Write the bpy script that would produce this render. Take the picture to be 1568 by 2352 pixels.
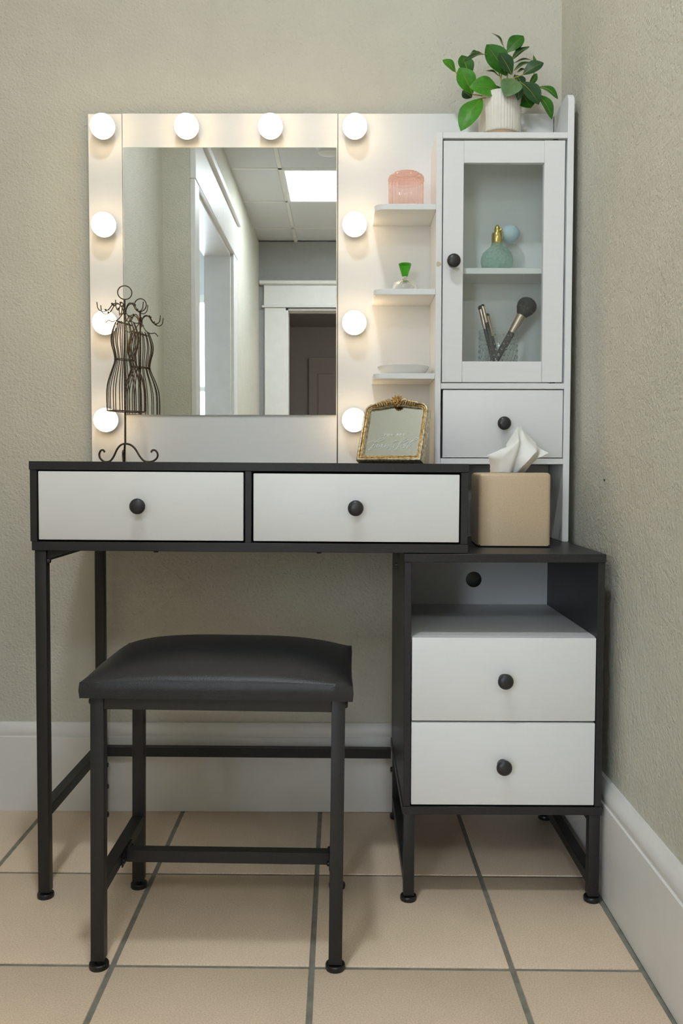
import bpy, bmesh, math, random
from mathutils import Vector, Matrix

for o in list(bpy.data.objects):
    bpy.data.objects.remove(o, do_unlink=True)
scene = bpy.context.scene
COL = scene.collection

# ------------------------------------------------------------------ camera
FPX, CX, CY = 1980.0, 784.0, 1176.0
pitch = math.atan((1176 - 1080) / FPX)
yaw = math.atan((794 - 784) / FPX * math.cos(pitch))
roll = 0.002
fw = Vector((-math.sin(yaw) * math.cos(pitch), math.cos(yaw) * math.cos(pitch), -math.sin(pitch)))
rt = fw.cross(Vector((0, 0, 1))).normalized()
up = rt.cross(fw)
rt2 = rt * math.cos(roll) + up * math.sin(roll)
up2 = up * math.cos(roll) - rt * math.sin(roll)
cam_data = bpy.data.cameras.new('camera')
cam = bpy.data.objects.new('camera', cam_data)
COL.objects.link(cam)
cam.matrix_world = Matrix(((rt2.x, up2.x, -fw.x, 0.0), (rt2.y, up2.y, -fw.y, -1.917),
                           (rt2.z, up2.z, -fw.z, 0.765), (0, 0, 0, 1)))
cam_data.sensor_fit = 'VERTICAL'
cam_data.sensor_height = 36.0
cam_data.sensor_width = 24.0
cam_data.lens = FPX * 36.0 / 2352.0
cam_data.clip_start = 0.05
scene.camera = cam

# ------------------------------------------------------------------ world, exposure
world = bpy.data.worlds.new('world')
scene.world = world
world.use_nodes = True
world.node_tree.nodes['Background'].inputs[0].default_value = (0.75, 0.85, 1.0, 1)
world.node_tree.nodes['Background'].inputs[1].default_value = 0.25
scene.view_settings.view_transform = 'Standard'
scene.view_settings.look = 'None'
scene.view_settings.exposure = 0.10
scene.view_settings.gamma = 1.0
scene.view_settings.use_curve_mapping = False

DOWNLIGHT = 270.0     # radiance of the small round ceiling lamp over the niche
TROFFER = 24.0        # radiance of the ceiling panels
BULB = 11.0            # radiance of the vanity bulbs
WINDOW = 18.0         # daylight in the window of the side room

# ------------------------------------------------------------------ helpers
def box(bm, x0, x1, y0, y1, z0, z1, b=0.0007, seg=1):
    r = bmesh.ops.create_cube(bm, size=1.0)
    vs = r['verts']
    for v in vs:
        v.co = Vector(((x0 + x1) / 2 + v.co.x * (x1 - x0), (y0 + y1) / 2 + v.co.y * (y1 - y0),
                       (z0 + z1) / 2 + v.co.z * (z1 - z0)))
    if b > 0:
        es = list({e for v in vs for e in v.link_edges})
        bmesh.ops.bevel(bm, geom=es, offset=b, segments=seg, affect='EDGES', profile=0.5)
    return bm

def bx(*a, **k):
    return box(bmesh.new(), *a, **k)

def lathe(bm, prof, c=(0, 0, 0), axis='z', seg=32, flute=0.0, nfl=0, cap0=True, cap1=True):
    rings = []
    for (r, h) in prof:
        ring = []
        for i in range(seg):
            a = 2 * math.pi * i / seg
            rr = r
            if nfl:
                rr = r * (1 + flute * math.cos(nfl * a))
            p, q = rr * math.cos(a), rr * math.sin(a)
            if axis == 'z':
                co = (c[0] + p, c[1] + q, c[2] + h)
            elif axis == 'y':
                co = (c[0] + p, c[1] + h, c[2] + q)
            else:
                co = (c[0] + h, c[1] + p, c[2] + q)
            ring.append(bm.verts.new(co))
        rings.append(ring)
    for k in range(len(rings) - 1):
        for i in range(seg):
            j = (i + 1) % seg
            bm.faces.new((rings[k][i], rings[k][j], rings[k + 1][j], rings[k + 1][i]))
    if cap0:
        bm.faces.new(rings[0][::-1])
    if cap1:
        bm.faces.new(rings[-1])
    bmesh.ops.recalc_face_normals(bm, faces=bm.faces[:])
    return bm

def tube(bm, pts, r, seg=8, closed=False):
    pts = [Vector(p) for p in pts]
    n = len(pts)
    rs = r if isinstance(r, (list, tuple)) else [r] * n
    def tan(i):
        if closed:
            return (pts[(i + 1) % n] - pts[i - 1]).normalized()
        return (pts[min(i + 1, n - 1)] - pts[max(i - 1, 0)]).normalized()
    t = tan(0)
    ref = Vector((0, 0, 1)) if abs(t.z) < 0.9 else Vector((1, 0, 0))
    nrm = (ref - t * ref.dot(t)).normalized()
    rings = []
    for i in range(n):
        t = tan(i)
        nrm = (nrm - t * nrm.dot(t))
        if nrm.length < 1e-6:
            nrm = t.orthogonal()
        nrm.normalize()
        bi = t.cross(nrm)
        rings.append([bm.verts.new(pts[i] + (nrm * math.cos(2 * math.pi * k / seg) + bi * math.sin(2 * math.pi * k / seg)) * rs[i]) for k in range(seg)])
    for i in range(n if closed else n - 1):
        a, b2 = rings[i], rings[(i + 1) % n]
        for k in range(seg):
            j = (k + 1) % seg
            bm.faces.new((a[k], a[j], b2[j], b2[k]))
    if not closed:
        bm.faces.new(rings[0][::-1])
        bm.faces.new(rings[-1])
    return bm

def smooth(pts, sub=6, closed=False):
    pts = [Vector(p) for p in pts]
    n = len(pts)
    out = []
    rng = n if closed else n - 1
    for i in range(rng):
        if closed:
            p0, p1, p2, p3 = pts[i - 1], pts[i], pts[(i + 1) % n], pts[(i + 2) % n]
        else:
            p0, p1, p2, p3 = pts[max(i - 1, 0)], pts[i], pts[i + 1], pts[min(i + 2, n - 1)]
        for s in range(sub):
            t = s / sub
            out.append(0.5 * ((2 * p1) + (p2 - p0) * t + (2 * p0 - 5 * p1 + 4 * p2 - p3) * t * t + (3 * p1 - p0 - 3 * p2 + p3) * t ** 3))
    if not closed:
        out.append(pts[-1])
    return out

def prism(bm, outline, plane, d0, d1):
    """outline: list of 2-D points; plane 'xz' extrudes along y, 'yz' along x, 'xy' along z"""
    def co(p, d):
        return {'xz': (p[0], d, p[1]), 'yz': (d, p[0], p[1]), 'xy': (p[0], p[1], d)}[plane]
    a = [bm.verts.new(co(p, d0)) for p in outline]
    b2 = [bm.verts.new(co(p, d1)) for p in outline]
    n = len(outline)
    for i in range(n):
        j = (i + 1) % n
        bm.faces.new((a[i], a[j], b2[j], b2[i]))
    bm.faces.new(a[::-1])
    bm.faces.new(b2)
    bmesh.ops.recalc_face_normals(bm, faces=bm.faces[:])
    return bm

def to_mesh(name, bm, mat, origin=(0, 0, 0), angle=38):
    me = bpy.data.meshes.new(name)
    o = Vector(origin)
    if o.length:
        bmesh.ops.translate(bm, vec=-o, verts=bm.verts[:])
    bm.to_mesh(me)
    bm.free()
    for p in me.polygons:
        p.use_smooth = True
    me.set_sharp_from_angle(angle=math.radians(angle))
    if mat is not None:
        me.materials.append(mat)
    return me

def world_origin(o):
    v = Vector((0, 0, 0))
    while o is not None:
        v += o.location
        o = o.parent
    return v

def part(name, bm, mat, parent, angle=38, label=None, stuff=False):
    """a mesh part; bm is given in place coordinates, before any turn of its thing"""
    me = to_mesh(name, bm, mat, world_origin(parent), angle)
    o = bpy.data.objects.new(name, me)
    COL.objects.link(o)
    o.parent = parent
    if label:
        o['label'] = label
    if stuff:
        o['kind'] = 'stuff'
    return o

def thing(name, label, cat, loc=(0, 0, 0), group=None):
    o = bpy.data.objects.new(name, None)
    COL.objects.link(o)
    o.location = loc
    o.empty_display_size = 0.05
    o['label'] = label
    o['category'] = cat
    if group:
        o['group'] = group
    return o

def solo(name, bm, mat, label, cat, loc=(0, 0, 0), group=None, angle=38):
    me = to_mesh(name, bm, mat, loc, angle)
    o = bpy.data.objects.new(name, me)
    COL.objects.link(o)
    o.location = loc
    o['label'] = label
    o['category'] = cat
    if group:
        o['group'] = group
    return o

def struct(name, bm, mat, label, cat, angle=38):
    o = solo(name, bm, mat, label, cat, angle=angle)
    o['kind'] = 'structure'
    return o

# ------------------------------------------------------------------ materials
def lin(c):
    return tuple(((v / 255) / 12.92 if v / 255 <= 0.04045 else ((v / 255 + 0.055) / 1.055) ** 2.4) for v in c) + (1,)

class Mat:
    def __init__(self, name, col, rough=0.5, metal=0.0, spec=0.5):
        self.m = bpy.data.materials.new(name)
        self.m.use_nodes = True
        self.nt = self.m.node_tree
        self.b = self.nt.nodes['Principled BSDF']
        self.b.inputs['Base Color'].default_value = tuple(col[:3]) + (1,)
        self.b.inputs['Roughness'].default_value = rough
        self.b.inputs['Metallic'].default_value = metal
        self.b.inputs['Specular IOR Level'].default_value = spec
        self.tc = self.nt.nodes.new('ShaderNodeTexCoord')
        self.col = tuple(col[:3])
        self.last_bump = None
    def mapped(self, scale=(1, 1, 1)):
        mp = self.nt.nodes.new('ShaderNodeMapping')
        mp.inputs['Scale'].default_value = scale
        self.nt.links.new(self.tc.outputs['Object'], mp.inputs['Vector'])
        return mp.outputs['Vector']
    def noise(self, scale, detail=3, rough=0.55, stretch=(1, 1, 1), dist=0.0):
        n = self.nt.nodes.new('ShaderNodeTexNoise')
        n.inputs['Scale'].default_value = scale
        n.inputs['Detail'].default_value = detail
        n.inputs['Roughness'].default_value = rough
        n.inputs['Distortion'].default_value = dist
        self.nt.links.new(self.mapped(stretch), n.inputs['Vector'])
        return n.outputs['Fac']
    def ramp(self, src, stops):
        r = self.nt.nodes.new('ShaderNodeValToRGB')
        e = r.color_ramp.elements
        while len(e) < len(stops):
            e.new(0.5)
        for k, (p, c) in enumerate(stops):
            e[k].position = p
            e[k].color = tuple(c[:3]) + (1,)
        self.nt.links.new(src, r.inputs['Fac'])
        return r.outputs['Color']
    def vary(self, src, lo, hi, p0=0.3, p1=0.7):
        c = self.col
        out = self.ramp(src, [(p0, [x * lo for x in c]), (p1, [min(1, x * hi) for x in c])])
        self.nt.links.new(out, self.b.inputs['Base Color'])
        return self
    def bump(self, src, strength=0.2, dist=0.001):
        bn = self.nt.nodes.new('ShaderNodeBump')
        bn.inputs['Strength'].default_value = strength
        bn.inputs['Distance'].default_value = dist
        self.nt.links.new(src, bn.inputs['Height'])
        if self.last_bump:
            self.nt.links.new(self.last_bump, bn.inputs['Normal'])
        self.last_bump = bn.outputs['Normal']
        self.nt.links.new(bn.outputs['Normal'], self.b.inputs['Normal'])
        return self
    def set(self, **k):
        for n, v in k.items():
            self.b.inputs[n.replace('_', ' ')].default_value = v
        return self

def emitter(name, col, strength):
    m = bpy.data.materials.new(name)
    m.use_nodes = True
    nt = m.node_tree
    nt.nodes.clear()
    e = nt.nodes.new('ShaderNodeEmission')
    e.inputs[0].default_value = tuple(col[:3]) + (1,)
    e.inputs[1].default_value = strength
    out = nt.nodes.new('ShaderNodeOutputMaterial')
    nt.links.new(e.outputs[0], out.inputs[0])
    return m

def wall_mat(name, col):
    w = Mat(name, col, 0.62, spec=0.3)
    n1 = w.noise(9, 4)
    w.vary(n1, 0.965, 1.03)
    w.bump(w.noise(26, 5, 0.6), 0.45, 0.007)          # trowel waves
    w.bump(w.noise(150, 4, 0.55), 0.7, 0.0044)        # roller stipple
    sp = w.nt.nodes.new('ShaderNodeTexVoronoi')       # scattered lumps
    sp.inputs['Scale'].default_value = 75
    w.nt.links.new(w.mapped(), sp.inputs['Vector'])
    lump = w.ramp(sp.outputs['Distance'], [(0.0, (1, 1, 1)), (0.22, (0, 0, 0))])
    w.bump(lump, 0.4, 0.0026)
    return w.m

M = {}
M['wall'] = wall_mat('sage_wall_paint', (0.63, 0.61, 0.515))
M['wall_grey'] = wall_mat('grey_wall_paint', (0.36, 0.36, 0.355))
trim = Mat('white_trim_paint', (0.80, 0.79, 0.76), 0.38)
trim.vary(trim.noise(14, 4), 0.96, 1.02)
trim.bump(trim.noise(60, 3, 0.5, (0.25, 0.25, 1)), 0.25, 0.0012)
M['trim'] = trim.m
grout = Mat('grey_grout', (0.26, 0.25, 0.205), 0.9)
grout.vary(grout.noise(40, 4), 0.75, 1.15)
grout.bump(grout.noise(300, 3), 0.4, 0.001)
M['grout'] = grout.m
def tile_mat(name, k):
    t = Mat(name, tuple(c * k for c in (0.83, 0.665, 0.49)), 0.5, spec=0.4)
    n = t.noise(5, 5, 0.6)
    a = t.ramp(n, [(0.3, [c * 0.93 for c in t.col]), (0.72, [c * 1.05 for c in t.col])])
    f = t.noise(420, 2, 0.5)
    mix = t.nt.nodes.new('ShaderNodeMixRGB')
    mix.blend_type = 'MULTIPLY'
    mix.inputs[0].default_value = 1.0
    fr = t.ramp(f, [(0.3, (0.84, 0.83, 0.80)), (0.65, (1.04, 1.04, 1.04))])
    t.nt.links.new(a, mix.inputs[1])
    t.nt.links.new(fr, mix.inputs[2])
    t.nt.links.new(mix.outputs[0], t.b.inputs['Base Color'])
    t.bump(t.noise(260, 3), 0.22, 0.0008)
    return t.m
M['tiles'] = [tile_mat('beige_floor_tile_%d' % i, k) for i, k in enumerate((1.0, 0.965, 1.03))]
blk = Mat('black_laminate', (0.017, 0.017, 0.0185), 0.42, spec=0.45)
blk.vary(blk.noise(700, 2), 0.7, 1.5)
blk.bump(blk.noise(900, 2), 0.18, 0.0004)
M['black'] = blk.m
mb = Mat('black_powder_coated_steel', (0.013, 0.013, 0.013), 0.45, spec=0.45)
mb.vary(mb.noise(900, 2), 0.6, 1.7)
mb.bump(mb.noise(1100, 2), 0.3, 0.0004)
M['steel'] = mb.m
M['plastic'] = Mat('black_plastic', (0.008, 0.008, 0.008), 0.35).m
kn = Mat('black_knob_metal', (0.022, 0.022, 0.022), 0.36, spec=0.5)
kn.vary(kn.noise(500, 2), 0.7, 1.5)
M['knob'] = kn.m
wl = Mat('white_laminate', (0.80, 0.81, 0.80), 0.38, spec=0.4)
wl.vary(wl.noise(18, 4, 0.6, (1, 1, 9)), 0.985, 1.01)
wl.bump(wl.noise(60, 3, 0.6, (1, 1, 14)), 0.06, 0.0005)
M['white'] = wl.m
M['white_back'] = Mat('grey_white_hardboard', (0.62, 0.63, 0.63), 0.5).m
lea = Mat('black_faux_leather', (0.010, 0.0107, 0.0125), 0.40, spec=0.5)
lea.vary(lea.noise(90, 3), 0.8, 1.25)
v = lea.nt.nodes.new('ShaderNodeTexVoronoi')
v.inputs['Scale'].default_value = 520
lea.nt.links.new(lea.mapped(), v.inputs['Vector'])
lea.bump(v.outputs['Distance'], 0.35, 0.0006)
M['leather'] = lea.m
M['mirror'] = Mat('mirror_silvering', (0.74, 0.765, 0.75), 0.01, 1.0).m
M['mirror_small'] = Mat('smoky_mirror_silvering', (0.60, 0.63, 0.60), 0.02, 1.0).m
M['mirror_edge'] = Mat('mirror_edge_glass', (0.55, 0.62, 0.58), 0.15).m
M['bulb'] = emitter('warm_bulb_light', (1.0, 0.71, 0.40), BULB)
M['white_plastic'] = Mat('white_plastic', (0.8, 0.8, 0.78), 0.4).m
brz = Mat('dark_bronze_wire', (0.075, 0.058, 0.042), 0.45, 0.75)
brz.vary(brz.noise(300, 2), 0.5, 1.6)
M['wire'] = brz.m
gold = Mat('antique_gold_leaf', (0.62, 0.42, 0.17), 0.38, 0.85)
gn = gold.noise(260, 4, 0.6)
gold.nt.links.new(gold.ramp(gn, [(0.30, (0.16, 0.085, 0.025)), (0.48, (0.60, 0.38, 0.13)), (0.68, (0.80, 0.68, 0.45))]), gold.b.inputs['Base Color'])
gold.bump(gn, 0.4, 0.0008)
M['gold'] = gold.m
cg = Mat('champagne_gilt', (0.72, 0.62, 0.42), 0.34, 0.8)
cg.nt.links.new(cg.ramp(cg.noise(160, 4), [(0.32, (0.36, 0.26, 0.12)), (0.6, (0.76, 0.68, 0.50))]), cg.b.inputs['Base Color'])
M['champagne'] = cg.m
M['gold_shiny'] = Mat('polished_gold_metal', (0.83, 0.62, 0.16), 0.22, 1.0).m
M['ink'] = Mat('white_lettering', (0.93, 0.95, 0.93), 0.6).m
tb = Mat('tan_metallic_paint', (0.60, 0.465, 0.305), 0.42, 0.25)
tb.vary(tb.noise(900, 2), 0.9, 1.12)
M['tan'] = tb.m
ts = Mat('white_tissue_paper', (0.86, 0.86, 0.82), 0.9, spec=0.1)
ts.set(Subsurface_Weight=0.0, Transmission_Weight=0.0)
ts.bump(ts.noise(140, 4), 0.3, 0.001)
M['tissue'] = ts.m
pot = Mat('cream_glazed_ceramic', (0.74, 0.71, 0.63), 0.32)
pot.vary(pot.noise(60, 3), 0.95, 1.03)
M['pot'] = pot.m
M['clay'] = Mat('unglazed_clay', (0.50, 0.36, 0.24), 0.85).m
M['soil'] = Mat('dark_potting_soil', (0.03, 0.022, 0.015), 0.95).m
def leaf_mat(name, c, hi=1.25):
    l = Mat(name, c, 0.42, spec=0.35)
    l.vary(l.noise(90, 3), 0.8, hi)
    l.bump(l.noise(240, 3, 0.5, (1, 1, 1)), 0.15, 0.0006)
    l.set(Subsurface_Weight=0.0)
    return l.m
M['leaf'] = [leaf_mat('bright_green_leaf', (0.055, 0.235, 0.012)), leaf_mat('mid_green_leaf', (0.030, 0.140, 0.010)),
             leaf_mat('dark_green_leaf', (0.020, 0.070, 0.018)), leaf_mat('pale_green_underside', (0.12, 0.22, 0.085), 1.15)]
M['stem'] = Mat('yellow_green_stem', (0.36, 0.33, 0.055), 0.5).m
def glass_mat(name, col, rough=0.02, ior=1.45):
    g = Mat(name, col, rough)
    g.set(Transmission_Weight=1.0, IOR=ior)
    return g
M['glass'] = glass_mat('clear_glass', (0.97, 0.985, 0.975)).m
def pane_mat(name, col, gloss=0.06):
    m = bpy.data.materials.new(name)
    m.use_nodes = True
    nt = m.node_tree
    nt.nodes.clear()
    tr = nt.nodes.new('ShaderNodeBsdfTransparent')
    tr.inputs[0].default_value = tuple(col) + (1,)
    gl_ = nt.nodes.new('ShaderNodeBsdfGlossy')
    gl_.inputs['Roughness'].default_value = 0.02
    fr_ = nt.nodes.new('ShaderNodeLayerWeight')
    fr_.inputs['Blend'].default_value = 0.5
    pw = nt.nodes.new('ShaderNodeMath')
    pw.operation = 'POWER'
    pw.inputs[1].default_value = 4.0
    ma = nt.nodes.new('ShaderNodeMath')
    ma.operation = 'MULTIPLY_ADD'
    ma.inputs[1].default_value = 0.7
    ma.inputs[2].default_value = 0.045
    nt.links.new(fr_.outputs['Facing'], pw.inputs[0])
    nt.links.new(pw.outputs[0], ma.inputs[0])
    mx = nt.nodes.new('ShaderNodeMixShader')
    out = nt.nodes.new('ShaderNodeOutputMaterial')
    nt.links.new(ma.outputs[0], mx.inputs[0])
    nt.links.new(tr.outputs[0], mx.inputs[1])
    nt.links.new(gl_.outputs[0], mx.inputs[2])
    nt.links.new(mx.outputs[0], out.inputs[0])
    return m
M['pane'] = pane_mat('thin_sheet_glass', (0.955, 0.975, 0.965))
def thin_glass(name, tint, dcol, dfac, rough=0.04, ior=1.5, bumps=None, refr=0.0):
    """pressed glass: tinted see-through walls, sharp reflections and a little milky scatter"""
    m = pane_mat(name, tint)
    nt = m.node_tree
    gl_ = [n for n in nt.nodes if n.type == 'BSDF_GLOSSY'][0]
    gl_.inputs['Roughness'].default_value = rough
    fr_ = [n for n in nt.nodes if n.type == 'LAYER_WEIGHT'][0]
    mx = [n for n in nt.nodes if n.type == 'MIX_SHADER'][0]
    out = [n for n in nt.nodes if n.type == 'OUTPUT_MATERIAL'][0]
    df = nt.nodes.new('ShaderNodeBsdfDiffuse')
    df.inputs[0].default_value = tuple(dcol) + (1,)
    tl = nt.nodes.new('ShaderNodeBsdfTranslucent')
    tl.inputs[0].default_value = tuple(dcol) + (1,)
    ad = nt.nodes.new('ShaderNodeMixShader')
    ad.inputs[0].default_value = 0.5
    nt.links.new(df.outputs[0], ad.inputs[1])
    nt.links.new(tl.outputs[0], ad.inputs[2])
    m2 = nt.nodes.new('ShaderNodeMixShader')
    m2.inputs[0].default_value = dfac
    src = mx.outputs[0]
    if refr:
        gg_ = nt.nodes.new('ShaderNodeBsdfGlass')
        gg_.inputs['Color'].default_value = tuple(tint) + (1,)
        gg_.inputs['Roughness'].default_value = 0.02
        gg_.inputs['IOR'].default_value = 1.3
        m3 = nt.nodes.new('ShaderNodeMixShader')
        m3.inputs[0].default_value = refr
        nt.links.new(src, m3.inputs[1])
        nt.links.new(gg_.outputs[0], m3.inputs[2])
        src = m3.outputs[0]
    nt.links.new(src, m2.inputs[1])
    nt.links.new(ad.outputs[0], m2.inputs[2])
    nt.links.new(m2.outputs[0], out.inputs[0])
    if bumps:
        tc = nt.nodes.new('ShaderNodeTexCoord')
        vo = nt.nodes.new('ShaderNodeTexVoronoi')
        vo.inputs['Scale'].default_value = bumps
        nt.links.new(tc.outputs['Object'], vo.inputs['Vector'])
        bn = nt.nodes.new('ShaderNodeBump')
        bn.inputs['Strength'].default_value = 0.9
        bn.inputs['Distance'].default_value = 0.006
        nt.links.new(vo.outputs['Distance'], bn.inputs['Height'])
        for n in (gl_, fr_, df, tl):
            nt.links.new(bn.outputs[0], n.inputs['Normal'])
    return m
M['pink'] = thin_glass('pink_pressed_glass', (1.0, 0.915, 0.89), (1.0, 0.74, 0.66), 0.10, refr=0.45)
M['pink_lid'] = thin_glass('coral_pressed_glass', (1.0, 0.86, 0.81), (1.0, 0.62, 0.50), 0.08, refr=0.45)
gg = glass_mat('green_crystal', (0.06, 0.46, 0.012), 0.02)
M['green_glass'] = gg.m
M['aqua'] = thin_glass('pale_aqua_cut_glass', (0.86, 0.96, 0.92), (0.62, 0.88, 0.78), 0.36, 0.06, 1.5, 170)
M['tumbler'] = thin_glass('embossed_clear_glass', (0.965, 0.98, 0.97), (0.8, 0.85, 0.83), 0.03)
rb = Mat('pale_blue_rubber', (0.50, 0.67, 0.75), 0.6)
rb.bump(rb.noise(300, 2, 0.5, (1, 1, 4)), 0.3, 0.0008)
M['rubber'] = rb.m
M['porcelain'] = Mat('white_porcelain', (0.82, 0.82, 0.78), 0.18).m
M['chrome'] = Mat('chrome_metal', (0.8, 0.8, 0.8), 0.12, 1.0).m
M['ferrule'] = Mat('champagne_ferrule_metal', (0.66, 0.53, 0.42), 0.30, 0.9).m
M['handle_black'] = Mat('black_lacquer', (0.010, 0.010, 0.011), 0.3).m
br = Mat('charcoal_bristle', (0.035, 0.035, 0.036), 0.85, spec=0.15)
br.vary(br.noise(500, 3, 0.6, (1, 1, 0.15)), 0.4, 2.0)
M['bristle'] = br.m
M['bristle_tip'] = Mat('grey_bristle_tip', (0.16, 0.16, 0.165), 0.9, spec=0.1).m
ct = Mat('white_ceiling_tile', (0.68, 0.69, 0.70), 0.9, spec=0.1)
ct.bump(ct.noise(220, 3), 0.3, 0.001)
M['ceil'] = ct.m
M['diffuser'] = emitter('ceiling_panel_light', (0.91, 0.975, 1.05), TROFFER)
M['down'] = emitter('round_lamp_light', (0.92, 0.975, 1.04), DOWNLIGHT)
M['daylight'] = emitter('daylight_pane', (0.78, 0.88, 1.0), WINDOW)
M['hall_fill'] = emitter('hall_fill_light', (1.0, 0.9, 0.8), 70.0)  # glow of the added, unseen hall dome
M['door'] = Mat('white_door_paint', (0.66, 0.67, 0.68), 0.4).m
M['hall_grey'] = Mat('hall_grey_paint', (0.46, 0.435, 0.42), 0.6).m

# ================================================================== STRUCTURE
CEIL = 2.535
YB = -4.96          # wall at the far end of the passage behind the camera
XL, XS = -0.80, -0.68
def rwall_x(z):
    return 0.4815 - 0.0095 * z

# floor: grout bed with separate tiles
fl = struct('floor', bx(-3.3, 1.6, -8.0, 0.05, -0.06, -0.0025, b=0), M['grout'],
            'beige square tile floor with wide grey grout joints', 'floor')
PX, PY, GW = 0.3083, 0.3045, 0.0088
def tile_mesh(w, d, name, mat):
    bm = bmesh.new()
    box(bm, 0, w, 0, d, -0.012, 0.0, b=0.0016, seg=2)
    for v_ in bm.verts:                       # the courses run very slightly out of square
        x, y = v_.co.x, v_.co.y
        v_.co.x = x - 0.0085 * y
        v_.co.y = y - 0.0084 * x
    return to_mesh(name, bm, mat)
rnd = random.Random(3)
full = [tile_mesh(PX - GW, PY - GW, 'tile', m) for m in M['tiles']]
cuts = {}
xl0 = -0.0535 - 4 * PX
for i in range(0, 9):
    for j in range(0, 17):
        x0 = xl0 + i * PX + GW / 2
        y1 = -0.3190 - (j - 1) * PY - GW / 2
        y0 = y1 - (PY - GW)
        if y0 < YB:
            continue
        xmax = 0.4500 if y1 > -1.9 else 1.5
        xmin = XL + 0.02 if y1 > -1.98 else XS + 0.01
        w = min(x0 + PX - GW, xmax) - x0
        if w < 0.05 or x0 + PX - GW < xmin + 0.05:
            continue
        mi = rnd.randrange(3)
        if w < PX - GW - 1e-4:
            key = (round(w, 4), mi)
            if key not in cuts:
                cuts[key] = tile_mesh(w, PY - GW, 'tile', M['tiles'][mi])
            me = cuts[key]
        else:
            me = full[mi]
        t = bpy.data.objects.new('tile', me)
        COL.objects.link(t)
        t.parent = fl
        t.location = (x0 - 0.0085 * (y0 + 0.3), y0 - 0.0084 * (x0 + 0.1), rnd.uniform(-0.0004, 0.0002))

# walls
struct('wall_back', bx(-1.0, 0.62, 0.0, 0.1, 0, CEIL, b=0), M['wall'], 'sage grey textured wall behind the vanity', 'wall')
bm = bmesh.new()
vs = [bm.verts.new(p) for p in ((rwall_x(0), 0.1, 0), (rwall_x(0), -1.95, 0), (rwall_x(CEIL), -1.95, CEIL), (rwall_x(CEIL), 0.1, CEIL),
                                (0.62, 0.1, 0), (0.62, -1.95, 0), (0.62, -1.95, CEIL), (0.62, 0.1, CEIL))]
for f in ((0, 1, 2, 3), (7, 6, 5, 4), (0, 4, 5, 1), (3, 2, 6, 7), (1, 5, 6, 2), (0, 3, 7, 4)):
    bm.faces.new([vs[i] for i in f])
bmesh.ops.recalc_face_normals(bm, faces=bm.faces[:])
wr = struct('wall_right', bm, M['wall'], 'sage grey textured side wall right of the vanity', 'wall')
part('screw_hole', lathe(bmesh.new(), [(0.0026, -0.0012), (0.0022, -0.0018), (0.0008, -0.0008)], (rwall_x(0.748), -0.334, 0.748), 'x', 12), M['plastic'], wr)
struct('wall_left', bx(XL - 0.12, XL, -1.98, 0.0, 0, CEIL, b=0), M['wall'], 'sage grey niche wall at the left, seen in the mirror', 'wall')
# passage wall with a doorway (y -2.22 .. -3.29, head 2.03)
D0, D1, DH = -2.09, -3.29, 2.03
bm = bmesh.new()
box(bm, XS - 0.15, XS, D0, -1.98, 0, CEIL, b=0)
box(bm, XS - 0.15, XS, YB, D1, 0, CEIL, b=0)
box(bm, XS - 0.15, XS, D1, D0, DH, CEIL, b=0)
struct('wall_passage', bm, M['wall'], 'grey passage wall with the open doorway, seen in the mirror', 'wall')
# far wall with doorway (x -0.453 .. 0.36)
E0, E1, EH = -0.470, 0.37, 2.025
bm = bmesh.new()
box(bm, XS - 0.15, E0, YB - 0.13, YB, 0, CEIL, b=0)
box(bm, E1, 1.62, YB - 0.13, YB, 0, CEIL, b=0)
box(bm, E0, E1, YB - 0.13, YB, EH, CEIL, b=0)
struct('wall_far', bm, M['wall_grey'], 'dark grey far wall with a cased opening, seen in the mirror', 'wall')
bm = bmesh.new()
box(bm, 1.5, 1.62, YB, -1.95, 0, CEIL, b=0)
box(bm, 0.62, 1.62, -1.95, -1.83, 0, CEIL, b=0)
struct('wall_side', bm, M['wall'], 'grey wall on the right of the passage behind the camera', 'wall')
# hall beyond the far opening
bm = bmesh.new()
box(bm, -0.75, -0.63, -8.0, YB - 0.13, 0, 2.4, b=0)
box(bm, 0.9, 1.02, -8.0, YB - 0.13, 0, 2.4, b=0)
box(bm, -0.75, 1.02, -8.1, -8.0, 0, 2.4, b=0)
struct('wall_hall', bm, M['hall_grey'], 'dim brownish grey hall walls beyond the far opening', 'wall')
# side room lit by daylight
bm = bmesh.new()
box(bm, -3.2, XL - 0.12, -1.5, -1.4, 0, CEIL, b=0)
box(bm, -3.3, -3.2, -5.1, -1.4, 0, CEIL, b=0)
box(bm, -3.2, -2.35, -5.1, -5.0, 0, CEIL, b=0)
box(bm, -0.95, XS - 0.13, -5.1, -5.0, 0, CEIL, b=0)
box(bm, -2.35, -0.95, -5.1, -5.0, 0, 0.7, b=0)
box(bm, -2.35, -0.95, -5.1, -5.0, 2.1, CEIL, b=0)
struct('wall_room', bm, M['door'], 'white walls of the daylit side room', 'wall')
wd = struct('window_1', bx(-2.35, -0.95, -5.07, -5.05, 0.7, 2.1, b=0), M['daylight'], 'daylit window pane in the side room', 'window')
for (a, b2, c, d) in ((-2.38, -0.92, 0.67, 0.73), (-2.38, -0.92, 2.07, 2.13), (-2.38, -2.32, 0.67, 2.13), (-0.98, -0.92, 0.67, 2.13), (-2.38, -0.92, 1.38, 1.42)):
    part('window_frame', bx(a, b2, -5.04, -4.98, c, d), M['trim'], wd)

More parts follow.
